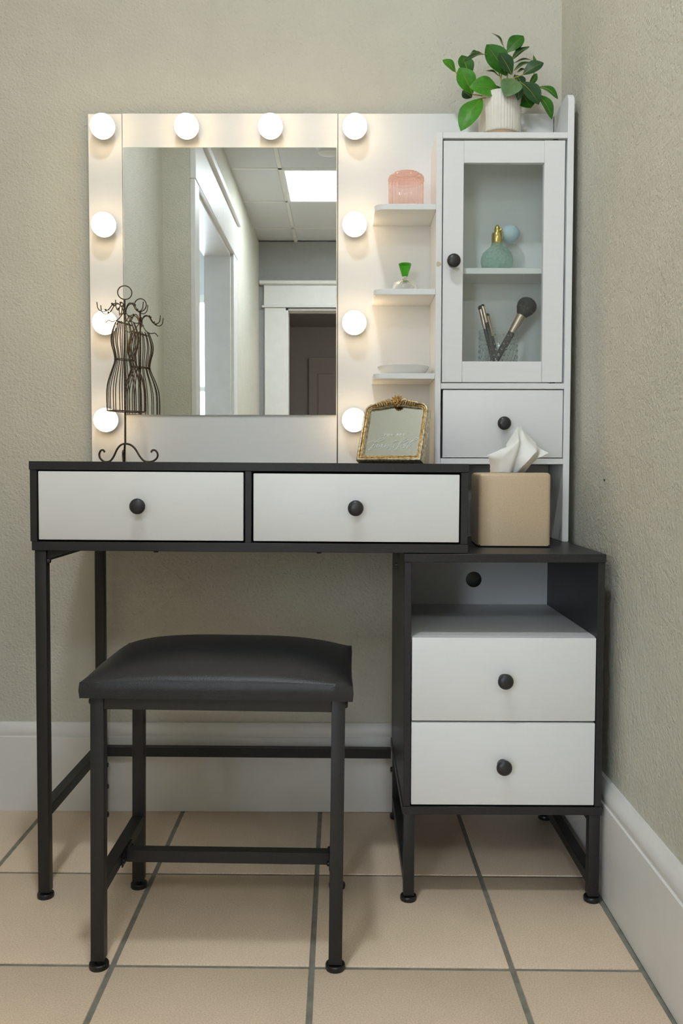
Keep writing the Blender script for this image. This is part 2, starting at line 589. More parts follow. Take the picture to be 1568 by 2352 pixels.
# ceiling: lay-in tiles in a grid
cl = struct('ceiling', bx(-3.3, 1.62, -8.1, 0.1, CEIL + 0.012, CEIL + 0.06, b=0), M['ceil'], 'suspended white tile ceiling with a panel light', 'ceiling')
TX0, TY0, TP = -0.392, -3.33, 0.622
bm = bmesh.new()
for i in range(-3, 5):
    box(bm, TX0 + i * TP - 0.012, TX0 + i * TP + 0.012, YB, 0.0, CEIL - 0.004, CEIL + 0.012, b=0)
for j in range(-3, 6):
    y = TY0 + j * TP
    if y < -4.7 or y > -0.05:
        continue
    box(bm, XS - 0.15, 1.5, y - 0.012, y + 0.012, CEIL - 0.004, CEIL + 0.012, b=0)
part('grid', bm, M['trim'], cl)
ctm = to_mesh('ceiling_tile', bx(0.013, TP - 0.013, 0.013, TP - 0.013, 0.001, 0.012, b=0.001), M['ceil'])
LIGHT_CELLS = {(0, -1), (1, -1)}
for i in range(-1, 3):
    for j in range(-3, 6):
        x, y = TX0 + i * TP, TY0 + j * TP
        if (i, j) in ((0, -1), (2, -1)) or y > -0.3 or y < -4.9:
            continue
        t = bpy.data.objects.new('ceiling_tile', ctm)
        COL.objects.link(t)
        t.parent = cl
        t.location = (x, y, CEIL - 0.003)
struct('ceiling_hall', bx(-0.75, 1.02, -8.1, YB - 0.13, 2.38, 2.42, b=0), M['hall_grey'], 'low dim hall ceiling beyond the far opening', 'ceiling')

# baseboards: flat board, bead, coved cap
def base_profile(hh):
    return [(0.0, 0.0), (0.020, 0.0), (0.020, 0.1635), (0.0195, 0.1675), (0.0165, 0.1690), (0.0165, 0.1720), (0.0175, 0.1740),
            (0.0170, 0.180), (0.0150, 0.187), (0.0115, 0.193), (0.0065, hh), (0.0, hh)]
prism_pts = [(-d, z) for d, z in base_profile(0.1975)]
struct('baseboard_back', prism(bmesh.new(), prism_pts, 'yz', XL, rwall_x(0.1)), M['trim'], 'tall white baseboard with beaded cap under the back wall', 'baseboard')
bm = bmesh.new()
prof = [(rwall_x(z) - d - (0.001 if d > 0 else 0), z * 1.02) for d, z in base_profile(0.2015)]
prism(bm, prof, 'xz', -1.95, -0.0001)
struct('baseboard_right', bm, M['trim'], 'tall white baseboard with beaded cap along the right wall', 'baseboard')
struct('baseboard_left', prism(bmesh.new(), [(XL + d, z) for d, z in base_profile(0.1975)], 'xz', -1.98, -0.0205), M['trim'], 'white baseboard along the left niche wall', 'baseboard')

# door casings seen in the mirror
bm = bmesh.new()
box(bm, XS, XS + 0.022, D0, D0 + 0.105, 0, DH, b=0.002)
box(bm, XS, XS + 0.022, D1 - 0.14, D1, 0, DH, b=0.002)
box(bm, XS, XS + 0.026, D1 - 0.15, D0 + 0.108, DH, DH + 0.20, b=0.002)
box(bm, XS, XS + 0.045, D1 - 0.17, D0 + 0.115, DH + 0.20, DH + 0.24, b=0.004)
box(bm, XS - 0.152, XS + 0.003, D1, D1 + 0.018, 0, DH, b=0.001)
box(bm, XS - 0.152, XS + 0.003, D0 - 0.018, D0, 0, DH, b=0.001)
box(bm, XS - 0.152, XS + 0.003, D1, D0, DH - 0.018, DH, b=0.001)
struct('trim_1', bm, M['trim'], 'white casing with a tall head around the passage doorway', 'door casing')
bm = bmesh.new()
box(bm, E0 - 0.165, E0, YB, YB + 0.022, 0, EH, b=0.002)
box(bm, E1, E1 + 0.165, YB, YB + 0.022, 0, EH, b=0.002)
box(bm, E0 - 0.17, E1 + 0.17, YB, YB + 0.026, EH, EH + 0.175, b=0.002)
box(bm, E0 - 0.185, E1 + 0.185, YB, YB + 0.034, EH, EH + 0.016, b=0.003)
box(bm, E0 - 0.205, E1 + 0.205, YB, YB + 0.055, EH + 0.175, EH + 0.205, b=0.006)
box(bm, E0 - 0.003, E0 + 0.018, YB - 0.132, YB + 0.003, 0, EH, b=0.001)
box(bm, E1 - 0.018, E1 + 0.003, YB - 0.132, YB + 0.003, 0, EH, b=0.001)
box(bm, E0, E1, YB - 0.132, YB + 0.003, EH - 0.018, EH, b=0.001)
struct('trim_2', bm, M['trim'], 'white casing with moulded cap around the far opening', 'door casing')
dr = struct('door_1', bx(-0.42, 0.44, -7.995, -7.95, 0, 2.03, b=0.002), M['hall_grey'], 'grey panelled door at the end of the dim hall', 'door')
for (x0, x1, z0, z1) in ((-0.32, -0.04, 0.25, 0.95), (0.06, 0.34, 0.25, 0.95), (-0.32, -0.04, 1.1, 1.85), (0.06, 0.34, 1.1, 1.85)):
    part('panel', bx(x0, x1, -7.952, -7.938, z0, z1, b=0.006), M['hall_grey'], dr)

# ceiling fixtures
def troffer(x0, y0, label):
    t = thing('ceiling_panel_light', label, 'ceiling light', (x0 + TP / 2, y0 + TP / 2, CEIL))
    part('diffuser', bx(x0 + 0.028, x0 + TP - 0.028, y0 + 0.028, y0 + TP - 0.028, CEIL - 0.004, CEIL + 0.008, b=0), M['diffuser'], t)
    for a in ((x0 + 0.004, x0 + 0.028, y0 + 0.004, y0 + TP - 0.004), (x0 + TP - 0.028, x0 + TP - 0.004, y0 + 0.004, y0 + TP - 0.004),
              (x0 + 0.028, x0 + TP - 0.028, y0 + 0.004, y0 + 0.028), (x0 + 0.028, x0 + TP - 0.028, y0 + TP - 0.028, y0 + TP - 0.004)):
        part('frame', bx(*a, CEIL - 0.008, CEIL + 0.008, b=0.001), M['white_plastic'], t)
    return t
troffer(TX0, TY0 - TP, 'glowing square ceiling panel light seen in the mirror')
troffer(TX0 + 2 * TP, TY0 - TP, 'unseen square ceiling panel added as fill light on the right of the passage')  # second panel is out of view, added only for fill
t = thing('hall_fill_lamp', 'unseen small dome lamp added to brighten the dim hall', 'ceiling light', (0.50, -5.9, 2.38))  # added lamp, out of view, lifts the hall brightness
part('dome', lathe(bmesh.new(), [(0.02, -0.07), (0.08, -0.055), (0.12, -0.02), (0.125, -0.001)], (0.50, -5.9, 2.38)), M['hall_fill'], t)
part('rim', lathe(bmesh.new(), [(0.126, -0.012), (0.135, -0.006), (0.135, -0.0005)], (0.50, -5.9, 2.38), cap0=False, cap1=False), M['white_plastic'], t)
t = thing('downlight', 'small round ceiling lamp above the vanity', 'ceiling light', (-0.20, -1.15, CEIL))
part('lens', lathe(bmesh.new(), [(0.064, -0.016), (0.064, -0.006)], (-0.20, -1.15, CEIL), seg=32), M['down'], t)
part('trim_ring', lathe(bmesh.new(), [(0.068, -0.018), (0.09, -0.015), (0.094, -0.004), (0.066, -0.004)], (-0.20, -1.15, CEIL), seg=32, cap0=False, cap1=False), M['white_plastic'], t)
t = thing('smoke_detector', 'round white smoke detector on the ceiling, seen in the mirror', 'smoke detector', (-0.10, -2.98, CEIL))
part('base', lathe(bmesh.new(), [(0.07, -0.012), (0.07, -0.003)], (-0.10, -2.98, CEIL)), M['white_plastic'], t)
part('cover', lathe(bmesh.new(), [(0.035, -0.045), (0.055, -0.040), (0.062, -0.012)], (-0.10, -2.98, CEIL)), M['white_plastic'], t)

# ================================================================== VANITY DESK
def knob(parent, x, y, z, r=0.0137, mat=None, label=None):
    """mushroom knob on a front face at y; sticks out towards -y"""
    prof = [(0.0095, 0.0), (0.0095, -0.002), (0.0052, -0.004), (0.0050, -0.011), (r * 0.80, -0.0145), (r * 0.97, -0.0165), (r, -0.0190),
            (r * 0.96, -0.0215), (r * 0.80, -0.0238), (r * 0.5, -0.0254), (r * 0.15, -0.0260)]
    return part('knob', lathe(bmesh.new(), prof, (x, y, z), 'y', 36), M['knob'], parent, angle=50)

def foot(parent, x, y, z0, h=0.013, r=0.0145):
    bm = bmesh.new()
    n = 36
    lathe(bm, [(r * 0.95, 0), (r, 0.0015), (r, 0.0075), (r * 0.92, 0.009), (r * 0.7, 0.0092)], (x, y, z0), seg=n, flute=0.012, nfl=n // 2)
    lathe(bm, [(0.0055, 0.009), (0.0055, h + 0.004)], (x, y, z0), seg=16)
    return part('leveling_foot', bm, M['plastic'], parent)

FY, BY = -0.425, -0.030     # front and back of the desk and cabinet carcasses
desk = thing('vanity_desk', 'black vanity desk with two white drawers and slim steel legs', 'desk', (0.2125, -0.225, 0.6205))
# carcass
ZT, ZTB, ZBT, ZB = 0.7762, 0.7614, 0.6368, 0.6210
part('top_board', bx(-0.5496, 0.2116, FY - 0.001, BY, ZTB, ZT), M['black'], desk)
part('bottom_board', bx(-0.5462, 0.2122, FY, BY, ZB, ZBT), M['black'], desk)
part('side_board', bx(-0.5484, -0.5362, FY, BY, ZBT, ZTB), M['black'], desk)
part('side_board', bx(0.1985, 0.2112, FY, BY, ZBT, ZTB), M['black'], desk)
part('divider', bx(-0.1752, -0.1638, FY, BY, ZBT, ZTB), M['black'], desk)
part('back_board', bx(-0.5362, 0.1985, BY - 0.006, BY, ZBT, ZTB), M['black'], desk)
def drawer(parent, x0, x1, z0, z1, kx, kz, y=FY, depth=0.33, inner=0.012, label=None):
    d = part('drawer', bx(x0, x1, y - 0.001, y + 0.014, z0, z1, b=0.0016, seg=2), M['white'], parent, label=label)
    bm = bmesh.new()
    box(bm, x0 + inner, x1 - inner, y + 0.014, y + depth, z0 + 0.012, z0 + 0.018, b=0)
    box(bm, x0 + inner, x0 + inner + 0.01, y + 0.014, y + depth, z0 + 0.012, z1 - 0.02, b=0)
    box(bm, x1 - inner - 0.01, x1 - inner, y + 0.014, y + depth, z0 + 0.012, z1 - 0.02, b=0)
    box(bm, x0 + inner, x1 - inner, y + depth, y + depth + 0.01, z0 + 0.012, z1 - 0.02, b=0)
    part('drawer_box', bm, M['white'], d)
    part('runner', bx(x0 + 0.003, x0 + inner - 0.001, y + 0.02, y + depth, z0 + 0.035, z0 + 0.062, b=0.0005), M['chrome'], d)
    part('runner', bx(x1 - inner + 0.001, x1 - 0.003, y + 0.02, y + depth, z0 + 0.035, z0 + 0.062, b=0.0005), M['chrome'], d)
    if kx is not None:
        knob(d, kx, y - 0.001, kz)
    return d
drawer(desk, -0.5335, -0.1778, 0.6400, 0.7590, -0.3572, 0.6998)
drawer(desk, -0.1606, 0.1960, 0.6400, 0.7575, 0.0164, 0.6992)
# steel legs on the left
LX0, LX1 = -0.5437, -0.5237
for (y0, y1) in ((-0.4185, -0.3985), (-0.060, -0.040)):
    lg = part('leg', bx(LX0, LX1, y0, y1, 0.0075, ZB, b=0.0012, seg=2), M['steel'], desk)
    foot(lg, (LX0 + LX1) / 2, (y0 + y1) / 2, -0.0040)
part('side_stretcher', bx(LX0, LX1, -0.3985, -0.060, 0.143, 0.163), M['steel'], desk)
part('side_rail', bx(LX0, LX1, -0.3985, -0.060, 0.601, ZB), M['steel'], desk)
part('back_stretcher', bx(LX1, 0.1020, -0.060, -0.040, 0.1345, 0.1545), M['steel'], desk)
bm = bmesh.new()
prism(bm, [(-0.5237, 0.6205), (-0.478, 0.6205), (-0.5237, 0.604)], 'xz', -0.412, -0.409)
part('corner_bracket', bm, M['steel'], desk)
bm = bmesh.new()
box(bm, 0.092, 0.0945, -0.40, -0.385, 0.588, 0.6208)
lathe(bm, [(0.004, -0.004), (0.004, 0.0)], (0.092, -0.3925, 0.597), 'x', 16)
part('joining_bracket', bm, M['steel'], desk)
for x in (-0.333, -0.047):
    part('screw', lathe(bmesh.new(), [(0.004, -0.003), (0.0055, 0.0)], (x, -0.41, ZB), seg=16), M['plastic'], desk)
for z in (0.602, 0.112, 0.064):
    part('bolt', lathe(bmesh.new(), [(0.0045, 0.0045), (0.006, 0.001), (0.006, 0.0)], (LX1, -0.05 if z < 0.5 else -0.4085, z), 'x', 14), M['plastic'], desk)
desk.rotation_euler = (0, 0.0046, 0)

# ================================================================== DRAWER CABINET
cab = thing('drawer_cabinet', 'black side cabinet with open cubby and two stacked white drawers', 'cabinet', (0.2765, -0.225, 0.0))
part('top_board', bx(0.1013, 0.4520, FY - 0.0005, BY, 0.6055, 0.6203), M['black'], cab)
part('side_board', bx(0.1025, 0.1145, FY + 0.001, BY, 0.1735, 0.6055), M['black'], cab)
part('side_board', bx(0.4385, 0.4507, FY + 0.001, BY, 0.1735, 0.6055), M['black'], cab)
part('bottom_board', bx(0.1005, 0.4520, FY, BY, 0.1590, 0.1735), M['black'], cab)
# cubby back with round cable hole
bm = bmesh.new()
hx, hz, hr = 0.2786, 0.5279, 0.0172
xs0, xs1, zs0, zs1 = 0.1145, 0.4385, 0.1735, 0.6055
n = 40
for y in (-0.048, -0.045):
    pass
ringf, outf, ringb = [], [], []
for i in range(n):
    a = 2 * math.pi * i / n
    ca, sa = math.cos(a), math.sin(a)
    ringf.append(bm.verts.new((hx + hr * ca, -0.048, hz + hr * sa)))
    ringb.append(bm.verts.new((hx + hr * ca, -0.0445, hz + hr * sa)))
    k = 1e9
    if ca > 1e-6: k = min(k, (xs1 - hx) / ca)
    if ca < -1e-6: k = min(k, (xs0 - hx) / ca)
    if sa > 1e-6: k = min(k, (zs1 - hz) / sa)
    if sa < -1e-6: k = min(k, (zs0 - hz) / sa)
    outf.append(bm.verts.new((hx + k * ca, -0.048, hz + k * sa)))
for i in range(n):
    j = (i + 1) % n
    bm.faces.new((ringf[i], ringf[j], outf[j], outf[i]))
    bm.faces.new((ringb[i], ringb[j], ringf[j], ringf[i]))
bmesh.ops.recalc_face_normals(bm, faces=bm.faces[:])
part('back_board', bm, M['white_back'], cab)
part('hole_shade_disc', lathe(bmesh.new(), [(0.004, -0.0462), (hr - 0.001, -0.0462), (hr + 0.003, -0.0445), (hr + 0.003, -0.043)], (hx, 0, hz), 'y', 40), M['plastic'], cab)  # black disc standing in for the shaded wall behind the open hole
part('shelf', bx(0.1145, 0.4385, -0.411, -0.048, 0.4625, 0.4740), M['white'], cab)
drawer(cab, 0.1160, 0.4368, 0.3268, 0.4738, 0.2764, 0.4010)
drawer(cab, 0.1158, 0.4370, 0.1772, 0.3236, 0.2756, 0.2500)
for (x0, x1) in ((0.1035, 0.1225), (0.4300, 0.4495)):
    for (y0, y1) in ((-0.4225, -0.4030), (-0.060, -0.0405)):
        lg = part('leg', bx(x0, x1, y0, y1, 0.0110, 0.1590, b=0.0012, seg=2), M['steel'], cab)
        foot(lg, (x0 + x1) / 2, (y0 + y1) / 2, 0.0)
    part('side_stretcher', bx(x0, x1, -0.4030, -0.060, 0.030, 0.049), M['steel'], cab)
    part('top_rail', bx(x0, x1, -0.4030, -0.060, 0.1435, 0.1590), M['steel'], cab)
part('corner_gusset', prism(bmesh.new(), [(0.4300, 0.1590), (0.4215, 0.1590), (0.4300, 0.1490)], 'xz', -0.409, -0.406), M['steel'], cab)
part('corner_gusset', prism(bmesh.new(), [(0.4300, 0.1590), (0.4155, 0.1590), (0.4300, 0.1480)], 'xz', -0.064, -0.061), M['steel'], cab)
part('bolt', lathe(bmesh.new(), [(0.0045, -0.0045), (0.006, -0.001), (0.006, 0.0)], (0.1035, -0.05, 0.108), 'x', 14), M['plastic'], cab)

# ================================================================== VANITY HUTCH
HF = -0.162
hut = thing('vanity_hutch', 'white vanity hutch with bulb-lit mirror, side shelves and glazed cabinet', 'hutch', (-0.05, -0.10, 0.78))
PF, PB = -0.044, -0.030
part('light_panel', bx(-0.5518, -0.4795, PF, PB, 0.7795, 1.5228, b=0.001), M['white'], hut)
part('mirror_panel', bx(-0.4785, -0.0195, PF, PB, 0.7785, 1.5236, b=0.001), M['white'], hut)
part('back_panel', bx(-0.0182, 0.4395, PF, PB, 0.7770, 1.5232, b=0.001), M['white'], hut)
part('lower_back_panel', bx(0.2135, 0.4395, PF, PB, 0.6203, 0.7766, b=0.001), M['white_back'], hut)
# mirror plate
mr = part('mirror', bx(-0.4762, -0.0212, -0.0475, -0.0443, 0.8835, 1.4510, b=0.0006), M['mirror'], hut)
bm = bmesh.new()
for a in ((-0.4766, -0.4758, 0.8831, 1.4514), (-0.0216, -0.0208, 0.8831, 1.4514)):
    box(bm, a[0], a[1], -0.0470, -0.0440, a[2], a[3], b=0)
for a in ((0.8827, 0.8836), (1.4509, 1.4518)):
    box(bm, -0.4762, -0.0212, -0.0470, -0.0440, a[0], a[1], b=0)
part('mirror_edge', bm, M['mirror_edge'], mr)
# bulbs
bulbs = [(-0.5118, z) for z in (1.4826, 1.2795, 1.0750, 0.8695)] + [(-0.3358, 1.4826), (-0.1596, 1.4826)] + \
        [(0.0170, z) for z in (1.4826, 1.2803, 1.0753, 0.8700)]
RB = 0.0256
bulbs = [(x * 1.0032, 0.7666 + (z - 0.765) * 1.0032) for x, z in bulbs]
for (x, z) in bulbs:
    prof = [(RB * math.sin(math.radians(a)), -RB * math.cos(math.radians(a))) for a in range(3, 104, 5)]
    g = part('light_bulb', lathe(bmesh.new(), prof, (x, -0.0692, z), 'y', 32, cap1=False), M['bulb'], hut)
    prof = [(RB * math.sin(math.radians(a)), -RB * math.cos(math.radians(a))) for a in (102, 107, 112, 118, 124, 130, 138, 146, 152)]
    part('housing', lathe(bmesh.new(), prof, (x, -0.0692, z), 'y', 32, cap0=False), M['white_plastic'], g)
    part('socket', lathe(bmesh.new(), [(0.0125, 0.0), (0.0125, -0.0030), (0.0105, -0.0100)], (x, PF, z), 'y', 24), M['white_plastic'], g)
# carcass of the glazed cabinet
def side_panel(x0, x1, z0, z1, rad):
    pts = [(PB, z0), (PB, z1)]
    for k in range(9):
        a = math.pi / 2 * k / 8
        pts.append((HF + rad - rad * math.sin(a), z1 - rad + rad * math.cos(a)))
    pts.append((HF, z0))
    bm = prism(bmesh.new(), pts, 'yz', x0, x1)
    es = [e for e in bm.edges if e.calc_face_angle(0) > 0.6]
    bmesh.ops.bevel(bm, geom=es, offset=0.001, segments=2, affect='EDGES')
    return bm
part('side_panel', side_panel(0.4408, 0.4535, 0.6203, 1.5190, 0.022), M['white'], hut, label='tall right side panel')
part('side_panel', bx(0.1795, 0.1915, HF, PF, 0.7772, 1.4390), M['white'], hut)
part('top_board', bx(0.1918, 0.4408, HF, PF, 1.4272, 1.4390), M['white'], hut)
part('middle_board', bx(0.1918, 0.4408, HF, PF, 0.9298, 0.9412), M['white'], hut)
part('bottom_board', bx(0.1918, 0.4408, HF, PF, 0.7778, 0.7895), M['white'], hut)
part('inner_shelf', bx(0.1918, 0.4408, -0.138, PF, 1.1650, 1.1770), M['white'], hut)
# open corner shelves
def shelf(z0, z1, xl):
    rad = 0.020
    pts = [(0.1793, PF), (0.1793, HF + 0.001)]
    for k in range(9):
        a = math.pi / 2 * k / 8
        pts.append((xl + rad - rad * math.sin(a), HF + 0.001 + rad - rad * math.cos(a)))
    pts.append((xl, PF))
    bm = prism(bmesh.new(), pts, 'xy', z0, z1)
    es = [e for e in bm.edges if e.calc_face_angle(0) > 0.6]
    bmesh.ops.bevel(bm, geom=es, offset=0.0006, segments=1, affect='EDGES')
    part('shelf', bm, M['white'], hut)
shelf(1.2871, 1.2987, 0.0560)
shelf(1.1184, 1.1302, 0.0555)
shelf(0.9500, 0.9614, 0.0550)
sm = Mat('yellowed_scuff', (0.60, 0.53, 0.38), 0.7)
part('scuff_mark', lathe(bmesh.new(), [(0.0050, 0.0), (0.0048, -0.0003)], (0.1852, HF, 1.1790), 'y', 14, flute=0.15, nfl=3), sm.m, hut)
# glazed door: stiles first, rails, pane, knob, hinges as sub-parts
DF = HF + 0.003
bm = bmesh.new()
box(bm, 0.1938, 0.2346, DF, DF + 0.015, 0.9438, 1.4235, b=0.0006)
box(bm, 0.3955, 0.4368, DF, DF + 0.015, 0.9438, 1.4240, b=0.0006)
box(bm, 0.2300, 0.4000, DF + 0.0105, DF + 0.0145, 0.9440, 0.9850, b=0)
box(bm, 0.2300, 0.4000, DF + 0.0105, DF + 0.0145, 1.3805, 1.4230, b=0)
door = part('cabinet_door', bm, M['white'], hut)
part('rail', bx(0.2348, 0.3953, DF + 0.0003, DF + 0.0103, 1.3800, 1.4238, b=0.0006), M['white'], door)
part('rail', bx(0.2348, 0.3953, DF + 0.0003, DF + 0.0103, 0.9438, 0.9855, b=0.0006), M['white'], door)
part('glass_pane', bx(0.2340, 0.3960, DF + 0.007, DF + 0.010, 0.9850, 1.3805, b=0), M['pane'], door)
knob(door, 0.2137, DF, 1.1825)
for z in (1.4255, 0.9426):
    part('hinge', lathe(bmesh.new(), [(0.006, -0.0022), (0.006, 0.0022)], (0.4185, DF + 0.008, z), seg=20), M['plastic'], door)
d = part('drawer', bx(0.1962, 0.4392, DF - 0.001, DF + 0.013, 0.7912, 0.9282, b=0.0014, seg=2), M['white'], hut)
knob(d, 0.3176, DF - 0.001, 0.8600)

# ================================================================== STOOL
st = thing('vanity_stool', 'padded black faux leather stool with black square steel legs', 'stool', (-0.015, -0.50, 0.0))
SX0, SX1 = -0.3885, -0.0045      # outer faces of the legs at mid height
SY0, SY1 = -0.6375, -0.3600
LW = 0.0206
for xi, (x0, x1) in enumerate(((SX0, SX0 + LW), (SX1 - LW, SX1))):
    for (y0, y1) in ((SY0, SY0 + LW), (SY1 - LW, SY1)):
        lg = part('leg', bx(x0, x1, y0, y1, 0.0105, 0.4205, b=0.0012, seg=2), M['steel'], st)
        foot(lg, (x0 + x1) / 2, (y0 + y1) / 2, -0.0040 if xi == 0 else 0.0, h=0.016, r=0.0150)
    sb = part('side_stretcher', bx(x0, x1, SY0 + LW, SY1 - LW, 0.1130, 0.1330), M['steel'], st)
    part('side_rail', bx(x0, x1, SY0 + LW, SY1 - LW, 0.4015, 0.4205), M['steel'], st)
    xb = x1 if xi == 0 else x0
    s = 1 if xi == 0 else -1
    bm = bmesh.new()
    box(bm, min(xb, xb + s * 0.0025), max(xb, xb + s * 0.0025), -0.535, -0.470, 0.1090, 0.1290, b=0.0005)
    for yy in (-0.530, -0.475):
        lathe(bm, [(0.0045, 0.0 if s < 0 else 0.0), (0.0045, s * 0.005), (0.0025, s * 0.0065)], (xb, yy, 0.119), 'x', 14)
    part('cross_bracket', bm, M['plastic'], st)
part('front_rail', bx(SX0 + LW, SX1 - LW, SY0 + 0.001, SY0 + 0.019, 0.4010, 0.4205), M['steel'], st)
part('back_rail', bx(SX0 + LW, SX1 - LW, SY1 - 0.019, SY1 - 0.001, 0.4010, 0.4205), M['steel'], st)
part('cross_bar', bx(SX0 + LW + 0.0025, SX1 - LW - 0.0025, -0.5125, -0.4925, 0.1085, 0.1285), M['steel'], st)
for (x, s) in ((SX0, -1), (SX1, 1)):
    part('bolt', lathe(bmesh.new(), [(0.006, 0.0), (0.006, s * 0.0015), (0.004, s * 0.004)], (x, SY0 + 0.0105, 0.411), 'x', 14), M['plastic'], st)
# padded seat
bm = bmesh.new()
NX, NY = 40, 30
X0, X1, Y0, Y1 = -0.4000, 0.0065, -0.6520, -0.3560
ZS = 0.4215
def superell(u, p):
    return (1 - abs(u) ** p)
def outline_pull(u, v_):
    return 1.0 - 0.012 * (1 - abs(u) ** 3) * abs(v_) ** 4
grid = []
for j in range(NY + 1):
    row = []
    for i in range(NX + 1):
        u, w = 2 * i / NX - 1, 2 * j / NY - 1
        # denser towards the rim
        u = math.sin(u * math.pi / 2) * 0.55 + u * 0.45
        w = math.sin(w * math.pi / 2) * 0.55 + w * 0.45
        px = (X0 + X1) / 2 + u * (X1 - X0) / 2 * (1 - 0.010 * (1 - abs(w) ** 2) * abs(u) ** 6)
        py = (Y0 + Y1) / 2 + w * (Y1 - Y0) / 2 * (1 - 0.010 * (1 - abs(u) ** 2) * abs(w) ** 6)
        a = max(0.0, 1 - abs(u) ** 3.2)
        b2 = max(0.0, 1 - abs(w) ** 2.3)
        pz = ZS + 0.0235 + 0.0375 * (a ** 0.62) * (b2 ** 0.70)
        row.append(bm.verts.new((px, py, pz)))
    grid.append(row)
for j in range(NY):
    for i in range(NX):
        bm.faces.new((grid[j][i], grid[j][i + 1], grid[j + 1][i + 1], grid[j + 1][i]))
rim = [grid[0][i] for i in range(NX + 1)] + [grid[j][NX] for j in range(1, NY + 1)] + \
      [grid[NY][i] for i in range(NX - 1, -1, -1)] + [grid[j][0] for j in range(NY - 1, 0, -1)]
mid = [bm.verts.new((v_.co.x * 1.0 + (0.0012 if v_.co.x > -0.19 else -0.0012), v_.co.y + (0.001 if v_.co.y > -0.5 else -0.001), ZS + 0.012)) for v_ in rim]
low = [bm.verts.new((v_.co.x, v_.co.y, ZS)) for v_ in rim]
nr = len(rim)
for i in range(nr):
    j = (i + 1) % nr
    bm.faces.new((rim[j], rim[i], mid[i], mid[j]))
    bm.faces.new((mid[j], mid[i], low[i], low[j]))
bm.faces.new(low)
bmesh.ops.recalc_face_normals(bm, faces=bm.faces[:])
part('seat', bm, M['leather'], st, angle=50)
st.rotation_euler = (0, 0.0105, 0)

# ================================================================== THINGS ON THE VANITY
DESKZ = lambda x: 0.6205 + 0.1557 + (0.2125 - x) * 0.0046    # height of the desk top at x

# jewelry stand ------------------------------------------------------
JX, JY = -0.4600, -0.115
JZ = DESKZ(JX) + 0.0003
js = thing('jewelry_stand', 'dark wire dress-form jewelry stand with curled hooks', 'jewelry stand', (JX, JY, JZ))
K = 0.000174
def J(zx, zy, dy=0.0):
    return (JX + (zx - 556) * K, JY + dy, JZ + (2195 - zy) * K + 0.0015)
part('pole', tube(bmesh.new(), [J(553, 1985), J(555, 1600), J(556, 980), J(560, 560), J(562, 260)], 0.0021, 10), M['wire'], js)
part('ring', tube(bmesh.new(), [(JX + 9 * K + 0.0140 * math.cos(a), JY + 0.0030 * math.cos(a), JZ + (2195 - 182) * K + 0.0014 + 0.0140 * math.sin(a))
                                for a in [2 * math.pi * i / 36 for i in range(36)]], 0.00115, 8, True), M['wire'], js)
def level(zy, cx, rx, ry):
    return (zy, cx, rx, ry)
LV = [(530, 560, 108, 70), (610, 561, 140, 95), (700, 562, 163, 108), (790, 561, 160, 105), (880, 560, 136, 92), (975, 560, 122, 84),
      (1060, 562, 146, 98), (1170, 566, 190, 124), (1290, 569, 224, 146), (1420, 571, 233, 150), (1590, 573, 231, 148)]
for a in [2 * math.pi * (i + 0.27) / 17 for i in range(17)]:
    pts = [J(cx + rx * math.cos(a), zy, ry * K * math.sin(a)) for (zy, cx, rx, ry) in LV]
    part('body_wire', tube(bmesh.new(), smooth(pts, 4), 0.00098, 6), M['wire'], js)
for (zy, cx, rx, ry, r) in ((545, 556, 98, 66, 0.0009), (975, 560, 124, 86, 0.0011), (1590, 573, 233, 150, 0.0012)):
    tl = 28 if zy < 600 else (10 if zy < 1000 else 8)
    pts = [J(cx + rx * math.cos(a), zy + tl * math.cos(a), ry * K * math.sin(a)) for a in [2 * math.pi * i / 40 for i in range(40)]]
    part('hoop', tube(bmesh.new(), pts, r, 8, True), M['wire'], js)
for s in (-1, 1):
    part('shoulder_wire', tube(bmesh.new(), smooth([J(560 + s * 6, 400), J(560 + s * 30, 440), J(560 + s * 70, 490 + (15 if s > 0 else 0)), J(560 + s * 110, 515 + (20 if s > 0 else 0)),
                               J(560 + s * 150, 525 + (18 if s > 0 else 0)), J(560 + s * 190, 508 + (30 if s > 0 else 0)), J(560 + s * 228, 538 + (42 if s > 0 else 0))], 5), 0.0010, 8), M['wire'], js)
part('strut', tube(bmesh.new(), [J(573, 1590, -0.026), J(556, 1586, 0), J(573, 1590, 0.026)], 0.0009, 6), M['wire'], js)
for az, sc in ((168, 1.06), (205, 1.10), (118, 0.95), (262, 0.92), (8, 0.92), (-32, 1.05)):
    a = math.radians(az)
    prof = [(0.002, -0.003), (0.004, 0.006), (0.009, 0.014), (0.016, 0.0165), (0.023, 0.012), (0.029, 0.003), (0.035, -0.002), (0.043, -0.0025), (0.049, 0.003), (0.0510, 0.0155)]
    pts = [(JX + 6 * K + sc * r * math.cos(a), JY + sc * r * math.sin(a), JZ + (2195 - 400) * K + h) for r, h in prof]
    hk = part('hook', tube(bmesh.new(), smooth(pts, 5), 0.0010, 8), M['wire'], js)
    for idx in (4, 6):
        bm = bmesh.new()
        c = Vector(pts[idx]) + Vector((0, 0, 0.0026))
        for q in range(5):
            qa = 2 * math.pi * q / 5
            bmesh.ops.create_icosphere(bm, subdivisions=1, radius=0.0011, matrix=Matrix.Translation(c + Vector((0.0014 * math.cos(qa), -0.0004, 0.0014 * math.sin(qa)))))
        bmesh.ops.create_icosphere(bm, subdivisions=1, radius=0.0011, matrix=Matrix.Translation(c + Vector((0, -0.0008, 0))))
        part('flower', bm, M['wire'], hk)
part('collar', lathe(bmesh.new(), [(0.0035, -0.004), (0.0042, -0.002), (0.0034, 0.0), (0.0042, 0.002), (0.0034, 0.0045)], (JX + 5 * K, JY, JZ + (2195 - 405) * K), seg=16), M['wire'], js)
